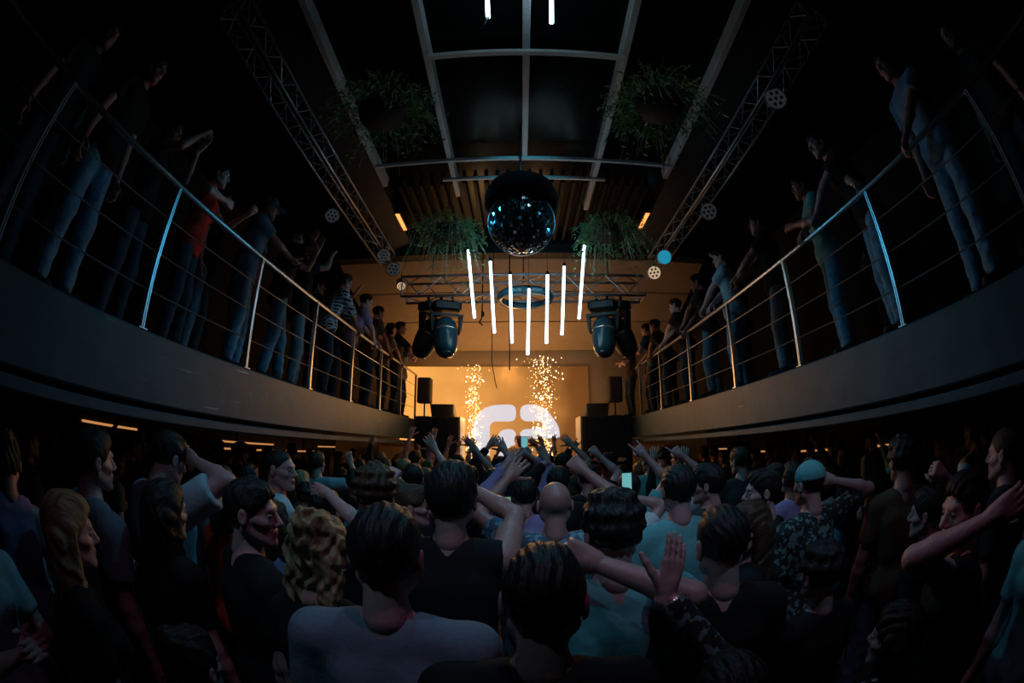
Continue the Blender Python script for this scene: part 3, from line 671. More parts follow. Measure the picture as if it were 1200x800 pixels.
def hair(C, R, kind, h, seed):
    f = SDF(); T = lambda x, y, z: C+R @ A_([x, y, z]); g = random.Random(seed); ph = g.uniform(0, 6); E = lambda c, r, k=.02, sub=False: f.ell(T(*c), r, R, k, sub)
    amp, frq = .0030, 260. if h < .007 else 170.
    if kind in ('short', 'long', 'bun', 'bob', 'slick', 'mop'):
        t = {'slick': .006, 'mop': .016}.get(kind, .010)
        E((0, -.012, .034), (.076+t, .097+t, .086+t)); E((0, .03, .088), (.052, .050, .026+t*.6), .03)
        if kind == 'mop': E((.01, .02, .10), (.065, .07, .035), .03)
        f.half(T(0, .030, 0), R @ A_([0, .80, -.60])); f.half(T(0, 0, -.072), R @ A_([0, 0, -1]))
        for s in (-1, 1): E((s*.094, .004, -.010), (.020, .028, .040), .006, True)
        if kind in ('long', 'bob'):
            b = -.30 if kind == 'long' else -.13
            for x in (-.055, 0, .055): f.cone(T(x, -.055, -.01), T(x*1.35, -.085 if x == 0 else -.055, b), .052, .036, .03)
            for s in (-1, 1): f.cone(T(s*.074, -.01, .03), T(s*.085, .0, b*.75), .026, .022, .02)
            amp = .006
        if kind == 'bun': E((0, -.085, .115), (.05, .048, .042)); E((0, -.05, .08), (.07, .06, .045)); amp = .006
    elif kind == 'curly':
        E((0, -.012, .045), (.092, .108, .096)); E((0, .02, .10), (.07, .06, .04), .03)
        f.half(T(0, .036, 0), R @ A_([0, .80, -.60])); f.half(T(0, 0, -.07), R @ A_([0, 0, -1])); amp = .010; frq = 130. if h < .007 else 95.
    elif kind == 'messy':
        E((0, -.015, .04), (.092, .110, .098)); E((0, -.07, .10), (.06, .06, .05))
        for x in (-.06, -.02, .03, .06): f.cone(T(x, -.05, .0), T(x*1.3, -.07, -.17), .045, .02, .02)
        f.half(T(0, .036, 0), R @ A_([0, .80, -.60])); amp = .009; frq = 135. if h < .007 else 90.
    elif kind == 'shaved':
        E((0, -.010, .031), (.0765, .0955, .0875)); f.half(T(0, .018, 0), R @ A_([0, .80, -.60])); f.half(T(0, 0, -.05), R @ A_([0, 0, -1])); amp = .0008
    elif kind == 'cowboy':
        E((0, -.010, .075), (.083, .100, .085)); f.half(T(0, 0, .045), R @ A_([0, -.1, -1])); E((0, 0, .168), (.02, .07, .03), .02, True); amp = .0005
        e = SDF(); e.ell(T(0, 0, .045), (.165, .19, .010), R, .01)
        for q_ in (-1, 1): e.ell(T(q_*.15, 0, .06), (.04, .13, .014), R @ rotm(0, 0, -q_*.5), .03)
        return merge([(f.mesh(h), 0), (e.mesh(min(h, .007)), 0)])
    elif kind in ('cap', 'beanie'):
        E((0, -.010, .040), (.084, .102, .090)); f.half(T(0, 0, .018), R @ A_([0, -.12, -1])); amp = .001
        if kind == 'cap':
            v, q = f.mesh(h, None); e = SDF(); e.ell(T(0, .115, .022), (.068, .075, .008), R, .01); return merge([((v, q), 0), (e.mesh(min(h, .006)), 0)])
    Ri = R.T
    def noise(X, Y, Z):
        x = Ri[0, 0]*(X-C[0])+Ri[0, 1]*(Y-C[1])+Ri[0, 2]*(Z-C[2]); y = Ri[1, 0]*(X-C[0])+Ri[1, 1]*(Y-C[1])+Ri[1, 2]*(Z-C[2]); z = Ri[2, 0]*(X-C[0])+Ri[2, 1]*(Y-C[1])+Ri[2, 2]*(Z-C[2])
        if kind == 'messy': return amp*(np.sin(x*frq+ph+2.5*np.sin(z*55+1.5*np.sin(y*50)))*.8+np.sin(z*frq*.6+2.2*np.sin(x*48+ph)+y*40)*np.sin(x*70+z*30))*.75
        if kind in ('curly', 'messy'): return amp*.6*(np.sin(x*frq+ph+2*np.sin(z*40))*np.sin(y*frq*.8+ph)+np.sin(z*frq+1.3*ph)*.8)
        return amp*(np.sin((x+.25*z)*frq+ph+2.5*np.sin(y*28+z*30+ph))+.5*np.sin(x*frq*.47+ph*2+y*30))*.7
    return f.mesh(h, noise if amp > .001 else None)

UA, FA = .285, .265
def solve(Sh, W, pole):
    d = W-Sh; L_ = np.linalg.norm(d); mx = (UA+FA)*.995
    if L_ > mx: W = Sh+d/L_*mx; L_ = mx; d = W-Sh
    L_ = max(L_, .08); a = (UA**2-FA**2+L_**2)/(2*L_); hgt = math.sqrt(max(UA**2-a*a, 0)); u_ = nz(d); p = nz(pole-u_*(pole@u_))
    return Sh+u_*a+p*hgt, W
# wrist targets (for the right side; x is mirrored for the left), palm normal, pole
ARM = dict(down=((.27, .04, .86), (-1, .2, 0), (.5, -1, 0), 'relax'), up=((.24, .14, 1.98), (0, 1, 0), (1, -.2, 0), 'open'), high=((.13, .10, 2.00), (0, 1, .1), (1, -.3, 0), 'open'),
    fistup=((.22, .16, 1.94), (-.6, .6, 0), (1, -.2, -.2), 'fist'), point=((.16, .32, 1.90), (0, .4, -1), (1, -.2, -.5), 'point'), clap=((.035, .36, 1.50), (-1, 0, 0), (1, -.2, -1), 'flat', (0, .5, 1)),
    chest=((.06, .28, 1.25), (-1, 0, 0), (1, -.3, -1), 'relax'), rail=((.20, .36, 1.06), (0, 0, -1), (1, -.6, .2), 'grip'), phone=((.08, .36, 1.62), (0, 1, 0), (1, 0, -1), 'grip'),
    bent=((.30, .22, 1.66), (0, 1, 0), (.6, -.6, -1), 'open'), behind=((.10, -.06, 1.62), (0, 1, -.2), (1, -.2, .4), 'relax'), wave=((.36, .20, 1.80), (0, 1, 0), (1, -.4, -.4), 'open'),
    horns=((.22, .16, 1.96), (0, 1, 0), (1, -.2, 0), 'horns'), fold=((-.10, .22, 1.24), (0, 0, -1), (1, .1, -.6), 'relax'), reach=((.20, .52, 1.40), (0, 0, 1), (.6, 0, -1), 'relax'))
def build_person(root, s, lod):
    """s: dict of choices; builds body, clothes, hair under root in a 1.75 m tall frame facing +Y"""
    hb, hh, hd = {0: (.012, .0058, .0042), 1: (.015, .0075, .005), 2: (.020, .011, .0062)}[lod]
    fem = s.get('fem', False); wd = s.get('build', 1.); lean = s.get('lean', 0.); tw = s.get('twist', 0.)
    hip = A_([0, 0, .94]); TR = rotm(tw, -lean); Tt = lambda x, y, z: hip+TR @ A_([x, y, z-.94])
    sw = (.155 if fem else .178)*wd; HR_ = rotm(s.get('hyaw', 0)+tw, s.get('hpitch', 0)-lean*.4, s.get('hroll', 0))
    nb = Tt(0, -.01, 1.47); HC = nb+TR @ A_([0, .012, .065])+HR_ @ A_([0, .015, .105])
    seed = s.get('seed', 1); g = random.Random(seed)
    # legs
    st = s.get('stance', (.11, .02, .13, -.03)); feet = {'L': A_([-st[0], st[1], .085]), 'R': A_([st[2], st[3], .085])}
    legs = {}
    for sd, x in (('L', -1), ('R', 1)):
        hj = A_([x*.088, 0, .90]); ft = feet[sd]; d = ft-hj; L_ = np.linalg.norm(d); k_ = hj+d*.5+A_([x*.1, 1, 0])*math.sqrt(max(.41**2-(min(L_, .818)/2)**2, 0.0004)); legs[sd] = (hj, k_, ft)
    arms = {}
    for sd, x in (('L', -1), ('R', 1)):
        a = s['arms'][sd] if isinstance(s.get('arms'), dict) else s.get('arms', 'down')
        if isinstance(a, str): a = ARM[a]; t = A_(a[0])*A_([x, 1, 1]); pn = A_(a[1])*A_([x, 1, 1]); pl = A_(a[2])*A_([x, 1, 1]); kd = a[3]; s.setdefault('hdir', {}).update({sd: A_(a[4])*A_([x, 1, 1])} if len(a) > 4 else {}); t = t if s.get('abs') else Tt(*t)
        else: t, pn, pl, kd = [A_(q, float) if not isinstance(q, str) else q for q in a]
        raise_ = max(0, min(1, (t[2]-1.3)/.6)); Sh = Tt(x*sw*(1-.12*raise_), 0, 1.405+.045*raise_); El, W = solve(Sh, t, pl); arms[sd] = (Sh, El, W, pn, kd)
    def torso(f, e):
        q = .93 if fem else 1.
        f.ell(Tt(0, 0, 1.29), ((.158*q*wd)+e, .106*wd+e, .19+e), TR, .05); f.ell(Tt(0, .005, 1.10), (.138*q*wd*(.92 if fem else 1)+e, .098*wd+e, .17+e), TR, .05)
        f.ell(Tt(0, -.005, .95), (.165*wd+e, .112*wd+e, .12+e), TR, .05)
        for sd, x in (('L', -1), ('R', 1)):
            Sh = arms[sd][0]; f.cone(Tt(x*.05, -.01, 1.44), Sh, .058+e, .056+e, .04); f.cone(Tt(x*.07, -.06, 1.33), Tt(x*.07, -.055, 1.15), .05+e, .045+e, .05)
            if fem: f.ell(Tt(x*.065, .085, 1.275), (.058+e, .052+e, .055+e), TR, .03)
            else: f.ell(Tt(x*.07, .065, 1.33), (.075+e, .045+e, .06+e), TR, .04)
    am = .88 if fem else 1.
    # body
    f = SDF(); torso(f, -.004)
    f.cone(Tt(0, -.02, 1.43), nb+TR @ A_([0, .01, .06]), .062*am, .052*am, .04)
    hands = []
    for sd in 'LR':
        Sh, El, W, pn, kd = arms[sd]; f.cone(Sh, Sh+(El-Sh)*.45, .053*am*wd, .047*am*wd, .03); f.cone(Sh+(El-Sh)*.45, El, .047*am*wd, .037*am, .02)
        f.cone(El, El+(W-El)*.3, .038*am, .040*am, .02); f.cone(El+(W-El)*.3, W, .040*am, .026*am, .02)
        dr = nz(W-El); hdir = s.get('hdir', {}).get(sd); dr = nz(A_(hdir, float)) if hdir is not None else dr
        hands.append((hand(W+nz(W-El)*.004, dr, pn, sd, kd, hd), 0))
        hj, kn, ft = legs[sd]; f.cone(hj, kn, .082, .056, .04); f.cone(kn, kn+(ft-kn)*.3, .054, .055, .02); f.cone(kn+(ft-kn)*.3, ft, .055, .036, .02)
    V = merge([(f.mesh(hb), 0)]+head(HC, HR_, hh, fem, s.get('mouth', 0))+hands)
    mesh_obj('body', V, [s['skin'], EYW, EYD, LIP], root)
    # shirt
    sl = s.get('sleeve', .62); f = SDF(); e = s.get('loose', .012); torso(f, e)
    f.ell(Tt(0, -.004, .93), (.186*wd+e*.6, .134*wd+e*.6, .17), TR, .05)
    if lod == 2: pass
    for sd in 'LR':
        Sh, El, W, pn, kd = arms[sd]; x = -1 if sd == 'L' else 1
        if sl > 0:
            t = min(sl, 1.); f.cone(Sh, Sh+(El-Sh)*t, .058*am*wd+e, (.058-.012*t)*am*wd+e*1.3, .025, cut1=(sl <= 1))
            if sl > 1: f.cone(El, El+(W-El)*(sl-1), .044*am+e, .032*am+e, .02, cut1=True)
    fr, rr = random.Random(seed+9), 0
    a1, a2, a3 = fr.uniform(0, 6), fr.uniform(0, 6), fr.uniform(0, 6); amp = .0045
    def fold(X, Y, Z):
        lowz = np.clip((1.35-Z)/.3, .25, 1.2)
        return amp*lowz*(np.sin(X*38+Z*22+a1+2.*np.sin(Y*17+Z*11))+.8*np.sin(Z*46-X*31+a2+1.5*np.sin(X*20+Y*30))+.5*np.sin(Y*60+X*20+a3))*.6
    f.p.append(('h', (Tt(0, 0, .84), TR @ A_([0, 0, -1.])), 0, 0))
    # neck opening: a soft ball cut around the neck
    f.ell(nb+TR @ A_([0, .03, .045]), (.072, .082, .050), TR, .006, True)
    if sl <= 0:
        for x in (-1, 1): f.ell(Tt(x*(sw+.03), 0, 1.42), (.055, .09, .12), TR, .01, True)
    mesh_obj('shirt' if not s.get('dress') else 'dress', f.mesh(hb, fold), [s['shirt']], root)
    # trousers
    f = SDF(); f.ell(hip+A_([0, -.005, -.01]), (.168*wd, .116*wd, .11), None, .04)
    for sd in 'LR':
        hj, kn, ft = legs[sd]; f.cone(hj, kn, .094*wd, .074, .04); f.cone(kn, ft+A_([0, 0, .0]), .074, .058, .03, cut1=True)
    f.half((0, 0, .985), (0, 0, 1.))
    def fold2(X, Y, Z): return .0045*(np.sin(Z*52+a1+2*np.sin(X*25+Y*20))*np.clip((.75-Z)*2, .2, 1)+.6*np.sin(X*50+Z*18+a2))
    mesh_obj('trousers', f.mesh(hb*1.1, fold2), [s['pants']], root)
    if not s.get('noshoes'):
        for sd, x in (('L', -1), ('R', 1)):
            ft = legs[sd][2]; b = SDF(); b.cone(ft+A_([0, -.02, -.045]), ft+A_([x*.02, .145, -.055]), .042, .036, .02); b.cone(ft+A_([0, -.01, -.01]), ft+A_([0, .0, .04]), .044, .043, .02); b.half((0, 0, .004), (0, 0, -1))
            mesh_obj('shoe', b.mesh(.011), [s.get('shoe', CL['charcoal'])], root)
    if s.get('hair', 'short') != 'bald':
        k = s.get('hair', 'short'); nm_ = {'cap': 'cap', 'beanie': 'beanie', 'cowboy': 'hat'}.get(k, 'hair')
        if nm_ != 'hair':
            mesh_obj('hair', hair(HC, HR_, 'shaved', hh*1.1, seed), [s['hairc']], root)
        mesh_obj(nm_, hair(HC, HR_, k, hh*.95, seed), [s['hairc'] if nm_ == 'hair' else s['hatc']], root)
    if s.get('bracelet'):
        sd = s['bracelet']; Sh, El, W, pn, kd = arms[sd]; d = nz(W-El); c = W-d*.03; T = Vector(d).to_track_quat('Z', 'Y').to_matrix()
        MB().lathe([(.029, -.012), (.033, -.012), (.034, 0), (.033, .012), (.029, .012), (.029, -.012)], 18, tuple(c), T).build('bracelet', M['silver'], root)
    if s.get('necklace'):
        c = nb; pts = [tuple(c+TR @ A_([.062*math.cos(t), .062*math.sin(t)+.005, .0-.012*math.sin(t)])) for t in np.linspace(0, 2*PI, 25)]
        MB().tube(pts, .0028, 6).build('necklace', M['silver'], root)
    return dict(arms=arms, HC=HC)
def person(x, y, rz, H, s, label, lod=1, z=0., group=None):
    k = H/1.75; root = empty('person', (x, y, z), math.radians(rz), k); tag(root, label, 'person', group)
    s = dict(s); s.setdefault('skin', SK[0]); s.setdefault('hairc', HR[0]); s.setdefault('shirt', CL['black']); s.setdefault('pants', CL['darkjeans']); s.setdefault('seed', len(COL.objects)); s.setdefault('hatc', CL['blue'])
    # arms given as world wrist targets -> local frame
    if isinstance(s.get('arms'), dict):
        a = {}
        for sd, v in s['arms'].items():
            if isinstance(v, str): a[sd] = v; continue
            def loc(p, pt=True):
                p = A_(p, float); p = p-A_([x, y, z]) if pt else p; c, n_ = math.cos(-root.rotation_euler.z), math.sin(-root.rotation_euler.z)
                q = A_([p[0]*c-p[1]*n_, p[0]*n_+p[1]*c, p[2]]); return q/k if pt else q
            a[sd] = (loc(v[0]), loc(v[1], False), loc(v[2], False), v[3])
        s['arms'] = a
        if s.get('hdir'): s['hdir'] = {q: loc(v, False) for q, v in s['hdir'].items()}
    s['_i'] = build_person(root, s, lod); return root
# ------------------------------------------------------------------ the people close to the camera, one by one
UPN = (0, 1, 0)
def W_(p, n, pole, kd): return (p, n, pole, kd)
C_ = CL
NAMED = []
def P(x, y, rz, H, label, lod=0, z=0., **s):
    NAMED.append((x, y)); r = person(x, y, rz, H, s, label, lod, z); return r
P(-.31, .93, 6, 1.83, 'person in a grey-blue tee, short dark hair, large in the foreground left of centre', hair='short', shirt=C_['greyblue'], build=1.05, hpitch=-.05)
P(.05, .80, 0, 1.78, 'person with black swept hair and black top, nearest the camera at the bottom centre', hair='slick', shirt=C_['black'], build=1.05, hyaw=-.12)
P(-.60, 1.14, -6, 1.74, 'person with messy blond-streaked hair in a black top', hair='messy', hairc=HR[2], fem=True, shirt=C_['black'], hpitch=-.1)
P(-.97, 1.28, -35, 1.80, 'person with short dark hair in a black collared top, face turned right in profile', hair='short', shirt=C_['black'], hyaw=-.7)
P(-.25, 1.56, 0, 1.90, 'person in a black sleeveless top with one bare arm raised and fingers spread', hair='mop', shirt=C_['black'], sleeve=0., build=1.08, skin=SK[1],
  arms=dict(R=W_((-.235, 1.98, 1.79), (0, 1, .1), (1, -.2, -.3), 'open'), L='down'), bracelet='R')
P(.18, 2.06, 0, 1.80, 'bald person in a blue patterned shirt with both arms raised, seen from behind', hair='bald', shirt=C_['blotch'], build=1.12, skin=SK[1],
  arms=dict(L=W_((-.06, 2.34, 1.80), UPN, (-1, -.3, -.6), 'open'), R=W_((.36, 2.28, 1.84), UPN, (1, -.3, -.6), 'fist')))
P(.29, 1.25, 4, 1.82, 'curly-haired person in a teal tee with bare forearm bent across the shoulder', hair='curly', shirt=C_['teal'],
  arms=dict(R=W_((.215, 1.10, 1.66), (0, 1, 0), (1, -.1, -.5), 'fist'), L='down'), hdir=dict(R=(-.8, .1, .35)))
P(.42, .64, 3, 1.53, 'person in a patterned long sleeve holding up the big open hand in the foreground', shirt=C_['floral'], sleeve=1.9, hair='short', fem=True,
  arms=dict(R=W_((.305, .93, 1.685), (-.35, 1, .15), (1, 0, -1), 'flat'), L='down'), hdir=dict(R=(.30, .25, 1)), bracelet='R', skin=SK[2])
P(.81, 2.02, -4, 1.84, 'broad person in a plain teal tee, back turned, right of the bald head', hair='short', shirt=C_['teal'], build=1.15, twist=.1)
P(.62, 1.15, -10, 1.76, 'person with sleek dark hair and a silver neck chain in a black top', hair='slick', shirt=C_['black'], necklace=True, hyaw=.1)
P(1.38, .66, 40, 1.74, 'person with a bare arm folded up around the head, near the right edge', hair='short', shirt=C_['black'], sleeve=.4, skin=SK[2],
  arms=dict(L=W_((1.16, .46, 1.66), (.5, .8, -.2), (-.9, .9, .3), 'relax'), R='down'), hyaw=.5)
P(1.55, 1.82, 5, 1.78, 'person in a teal knitted beanie and patterned top, one arm up', hair='beanie', hatc=C_['teal'], shirt=C_['floral'], lod=1, arms=dict(R=W_((1.70, 1.78, 1.66), UPN, (1, -.3, -.6), 'fist'), L='down'), sleeve=.8)
P(-1.76, 1.50, -10, 1.92, 'person in a loose pale blue shirt, arm raised, below the left balcony edge', hair='short', shirt=C_['paleblue'], build=1.15, loose=.022, lod=1, arms=dict(R=W_((-1.60, 1.62, 1.80), UPN, (1, -.3, -.4), 'relax'), L='down'), sleeve=.7, hpitch=-.3)
P(-1.90, 2.18, -5, 1.72, 'person with dark hair in a plain teal tee, seen from behind on the left', hair='short', shirt=C_['teal'], lod=1)
P(-1.50, 2.32, -50, 1.88, 'tall person with cropped hair and pale blue top, facing right on the left side', hair='shaved', shirt=C_['paleblue'], lod=1, hyaw=-.6)
P(-.64, 1.80, 0, 1.86, 'person with thick curly dark hair, just left of the black sleeveless top', hair='curly', shirt=C_['black'], hairc=HR[3], lod=0)
P(-.60, 2.28, -50, 1.74, 'person raising a clenched fist on a pale forearm while looking right, left of centre', hair='bun', hairc=HR[3], fem=True, skin=SK[2], shirt=C_['charcoal'], lod=1, arms=dict(L=W_((-.74, 2.32, 1.76), (0, 1, 0), (-.5, -.8, -.7), 'fist'), R='down'), hyaw=-.5)
P(-1.02, 2.05, -5, 1.70, 'person in pale blue with a bare arm bent up behind the messy blond head', hair='short', shirt=C_['paleblue'], skin=SK[2], lod=0, arms=dict(R=W_((-.96, 1.98, 1.70), (-.5, .6, 0), (1, -.3, -1), 'relax'), L='down'), sleeve=.4, hdir=dict(R=(-.8, .2, .1)))
P(-1.12, 1.66, 10, 1.66, 'person in a blue sleeveless top behind the dark profile head on the left', hair='bob', hairc=HR[1], fem=True, shirt=C_['blue'], sleeve=0, lod=1)
P(1.34, 2.0, 30, 1.76, 'person with tied-up dark hair turned left, beside the broad teal tee', hair='bun', fem=True, shirt=C_['charcoal'], lod=1, hyaw=.7, skin=SK[2])
P(1.20, 2.45, 25, 1.79, 'person with tousled dark hair glancing left behind the teal tee', hair='mop', shirt=C_['charcoal'], lod=1, hyaw=.5)
P(.98, 1.56, 60, 1.68, 'person with long brown hair facing left, right of the silver neck chain', hair='long', hairc=HR[3], fem=True, shirt=C_['black'], lod=1, hyaw=.6)
P(1.72, 1.05, 20, 1.62, 'person holding a loose fist high on a thin bare arm at the right', hair='short', shirt=C_['black'], lod=1, arms=dict(R=W_((1.80, 1.02, 1.66), UPN, (1, -.3, -.6), 'fist'), L='down'), sleeve=.4)
P(1.75, .28, 80, 1.66, 'person in a teal top turned sideways at the far right edge', hair='short', shirt=C_['teal'], lod=1, hyaw=.6)
P(-1.30, .60, -20, 1.70, 'person with grey-streaked long hair in a dark top at the lower left', hair='long', hairc=HR[2], fem=True, shirt=C_['black'], lod=1)
P(-1.62, .22, -70, 1.66, 'person in a bright blue short-sleeved shirt cut off by the left edge', hair='short', shirt=C_['paleblue'], lod=1, arms='chest')
P(-1.72, .98, -10, 1.88, 'broad person in a dark slate shirt at the left edge under the balcony', hair='short', shirt=C_['greyblue'], build=1.15, lod=1)
P(-1.32, 1.12, -5, 1.74, 'person with dark long hair in black, between the left edge and the profile head', hair='long', shirt=C_['black'], fem=True, lod=1)
P(-.78, .66, 0, 1.46, 'short person with dark hair in black at the bottom left', hair='bun', shirt=C_['black'], fem=True, lod=1)
P(1.02, 1.08, 0, 1.56, 'short person with dark curly hair in black at the bottom right', hair='curly', shirt=C_['black'], fem=True, lod=1)
P(.98, .62, 15, 1.46, 'short person in black with hands held at the chest, lower right', hair='bob', shirt=C_['black'], fem=True, lod=1, arms='chest')
P(-1.50, 1.78, -15, 1.72, 'person with a red scarf-like top beside the teal tee on the left', hair='long', shirt=C_['red'], fem=True, lod=1)
P(.97, 4.45, 0, 1.84, 'person in a wide-brimmed cowboy hat before the right speaker stack', hair='cowboy', hatc=C_['black'], shirt=C_['black'], lod=1)
P(.82, 3.05, 5, 1.74, 'person in a bright teal shirt pointing two fingers up before the right speaker stack', hair='short', shirt=C_['teal'], lod=1, arms=dict(R=W_((.98, 3.16, 1.87), UPN, (1, -.3, -.6), 'horns'), L='down'), sleeve=.6)
P(1.18, 3.1, -5, 1.76, 'person in a blue sleeved top pointing a finger towards the right balcony end', hair='short', shirt=C_['paleblue'], lod=1, arms=dict(R=W_((1.34, 3.26, 1.84), UPN, (1, -.3, -.6), 'point'), L='down'), sleeve=.9)
P(-.50, 4.42, 0, 1.74, 'dark figure making a thumb-and-little-finger sign before the left sparks', hair='short', shirt=C_['black'], lod=1, arms=dict(R=W_((-.44, 4.56, 1.90), UPN, (1, -.3, -.6), 'shaka'), L='down'))
P(-.22, 3.70, 0, 1.76, 'dark figure holding a flat open hand right under the screen logo', hair='short', shirt=C_['black'], lod=1, arms=dict(R=W_((-.125, 3.92, 1.93), UPN, (1, -.3, -.6), 'open'), L='down'), sleeve=1.8)
P(.32, 3.40, 0, 1.78, 'dark figure with a long-sleeved arm and tilted open hand right of the bright phone', hair='mop', shirt=C_['black'], lod=1, arms=dict(L=W_((.25, 3.70, 1.84), (.3, 1, 0), (-1, -.3, -.6), 'open'), R='down'), sleeve=1.8, hdir=dict(L=(-.5, .2, 1)))
P(.08, 4.10, 0, 1.80, 'person filming the stage with a bright phone held above the crowd', hair='short', shirt=C_['violet'], lod=1, arms=dict(R=W_((.10, 4.30, 1.88), UPN, (1, -.3, -.6), 'grip'), L=W_((.03, 4.30, 1.88), UPN, (-1, -.3, -.6), 'grip')), sleeve=1.6)
P(.62, 2.62, 0, 1.66, 'person filming with a teal-lit phone just left of the broad teal tee', hair='short', shirt=C_['white'], lod=1, arms=dict(R=W_((.72, 2.70, 1.62), UPN, (1, -.3, -1), 'grip'), L='down'))
for i_, (x_, y_, h_, kd, sd, c_, lb) in enumerate([(-.85, 3.35, 1.80, 'open', 'R', 'charcoal', 'dark figure stretching one arm up with spread fingers, left of the left sparks'),
    (.05, 3.05, 1.72, 'open', 'L', 'violet', 'figure with a violet sleeve and bent raised arm under the middle light tube'), (.62, 3.75, 1.78, 'fist', 'R', 'black', 'dark figure with raised fist under the right sparks'),
    (-.20, 4.75, 1.84, 'open', 'L', 'black', 'dark figure with outstretched left arm close to the performer'), (.50, 4.80, 1.86, 'open', 'R', 'brown', 'warm-lit figure with raised bent arm right of the performer'),
    (.85, 5.3, 1.84, 'horns', 'L', 'black', 'dark figure with two fingers raised beside the cowboy hat'), (-.75, 5.2, 1.84, 'open', 'R', 'black', 'dark figure waving under the left sparks'),
    (.10, 5.55, 1.86, 'open', 'R', 'black', 'dark figure in the front row under the screen logo')]):
    s_ = 1 if sd == 'R' else -1; P(x_, y_, 4*s_, h_, lb, hair=('short', 'mop', 'curly')[i_ % 3], shirt=C_[c_], lod=1, sleeve=(.6, 1.8, .62, 1.8)[i_ % 4],
      arms={sd: W_((x_+s_*.14, y_+.22, h_*.985+.16-.02*(i_ % 3)), UPN, (s_, -.3, -.6), kd), ('L' if sd == 'R' else 'R'): 'down'})
# the performer on the stage
P(0, 9.78, 180, 1.80, 'performer standing behind the black desk on the stage', lod=1, z=.38, hair='short', shirt=C_['brown'], arms='chest', hairc=HR[2])
def phone(loc, rz, tilt, m, label):
    o = empty('phone', loc); o.rotation_euler = (tilt, 0, rz); tag(o, label, 'phone')
    MB().box((-.037, -.004, -.075), (.037, .004, .075), .003).build('case', M['black'], o); MB().box((-.033, -.0052, -.069), (.033, -.0042, .069)).build('screen', m, o)
    MB().tube([(.02, .004, .055), (.02, .0062, .055)], .008, 10).build('camera_lens', M['lens'], o)
phone((.065, 4.36, 2.0), 0, -.1, M['phone'], 'bright phone held up above the crowd in front of the screen logo')
phone((-.075, 2.40, 1.62), .1, -.1, M['phone2'], 'green-lit phone just left of the bald head')
phone((.72, 2.75, 1.71), 0, -.1, M['phone'], 'teal-lit phone left of the broad teal tee')

# ------------------------------------------------------------------ balcony guests
BZ = 2.5
def B(x, y, rz, H, label, lod=1, **s): s.setdefault('skin', SK[1]); return P(x, y, rz, H, label, lod, BZ, **s)
R_ = lambda y, n='l', dx=0: ((XL-.02+dx, y, 3.535) if n == 'l' else (XR+.02+dx, y, 3.535))
GR = (0, 0, -1)
B(-2.64, 3.10, -55, 1.84, 'person in a blue-lit cap and blue tee leaning at the left railing', hair='cap', hatc=C_['blue'], shirt=C_['blue'], pants=C_['jeans'], lean=.10, hpitch=-.1, sleeve=.7,
  arms=dict(R=W_((-2.36, 3.50, 3.78), (0, 0, 1), (.3, -.4, -1), 'relax'), L=W_((-2.40, 3.45, 3.60), GR, (-.3, .4, -1), 'relax')))
B(-2.60, 3.78, -50, 1.80, 'person in bright blue jeans clapping raised hands at the left railing', hair='short', shirt=C_['black'], pants=C_['jeans'], lean=.04,
  arms=dict(R=W_((-2.34, 3.86, 4.16), (-.4, .8, 0), (.6, -.6, -1), 'flat'), L=W_((-2.36, 4.08, 4.16), (.2, -.8, 0), (-.4, .6, -1), 'flat')), hdir=dict(R=(.2, .2, 1), L=(.15, .0, 1)), stance=(.15, .10, .14, -.12))
B(-2.68, 4.38, -55, 1.78, 'person with slim pale jeans next to the clapping guest on the left balcony', hair='mop', shirt=C_['black'], pants=C_['greyblue'], arms=dict(R=W_((-2.40, 4.55, 4.30), UPN, (.4, -.4, -1), 'fist'), L='down'))
B(-2.58, 5.02, -45, 1.80, 'person in a blue and white checked shirt leaning on the left railing', hair='short', shirt=C_['check'], lean=.30, sleeve=1.3, arms=dict(R=W_(R_(5.42), GR, (.3, -.6, .3), 'grip'), L=W_(R_(5.75), GR, (-.4, .5, .2), 'grip')))
B(-2.56, 5.78, -50, 1.78, 'person with both forearms laid on the left railing beside the checked shirt', hair='short', shirt=C_['violet'], lean=.35, sleeve=.7, arms=dict(R=W_(R_(6.15), GR, (.3, -.6, .3), 'grip'), L=W_(R_(6.45), GR, (-.4, .5, .2), 'grip')), skin=SK[2])
B(-2.58, 6.65, -45, 1.84, 'person with an amber-lit face looking down over the left railing', hair='short', shirt=C_['brown'], lean=.25, arms=dict(R=W_(R_(7.0), GR, (.3, -.6, .3), 'grip'), L=W_(R_(7.25), GR, (-.4, .5, .2), 'grip')))
B(-2.55, 7.45, -50, 1.74, 'person in a warm-lit pale top at the left railing near its far end', hair='bob', fem=True, shirt=C_['grey'], lean=.2, skin=SK[2], arms=dict(R=W_(R_(7.8), GR, (.3, -.6, .3), 'grip'), L='down'))
B(-2.50, 8.15, -75, 1.95, 'person reaching both arms out towards the stage from the left balcony end', hair='short', shirt=C_['charcoal'], sleeve=.9, hyaw=.2, lean=.08,
  arms=dict(R=W_((-1.98, 8.25, 3.98), (.2, 0, 1), (.2, -.3, -1), 'flat'), L=W_((-2.0, 8.5, 4.04), (.2, 0, 1), (-.2, .3, -1), 'flat')))
B(-2.52, 8.72, -80, 1.70, 'person half hidden behind the reaching guest, by the small pole loudspeaker', hair='short', shirt=C_['grey'], skin=SK[2], arms='clap')
B(-2.72, 2.28, -60, 1.72, 'person in a red top with bent arms on the left balcony', hair='bun', fem=True, shirt=C_['red'], sleeve=.3, lean=.12, skin=SK[2],
  arms=dict(R=W_((-2.40, 2.30, 3.78), (-1, 0, 0), (.3, -1, -.3), 'relax'), L=W_((-2.38, 2.62, 3.82), (0, 0, 1), (-.3, .5, -1), 'fist')))
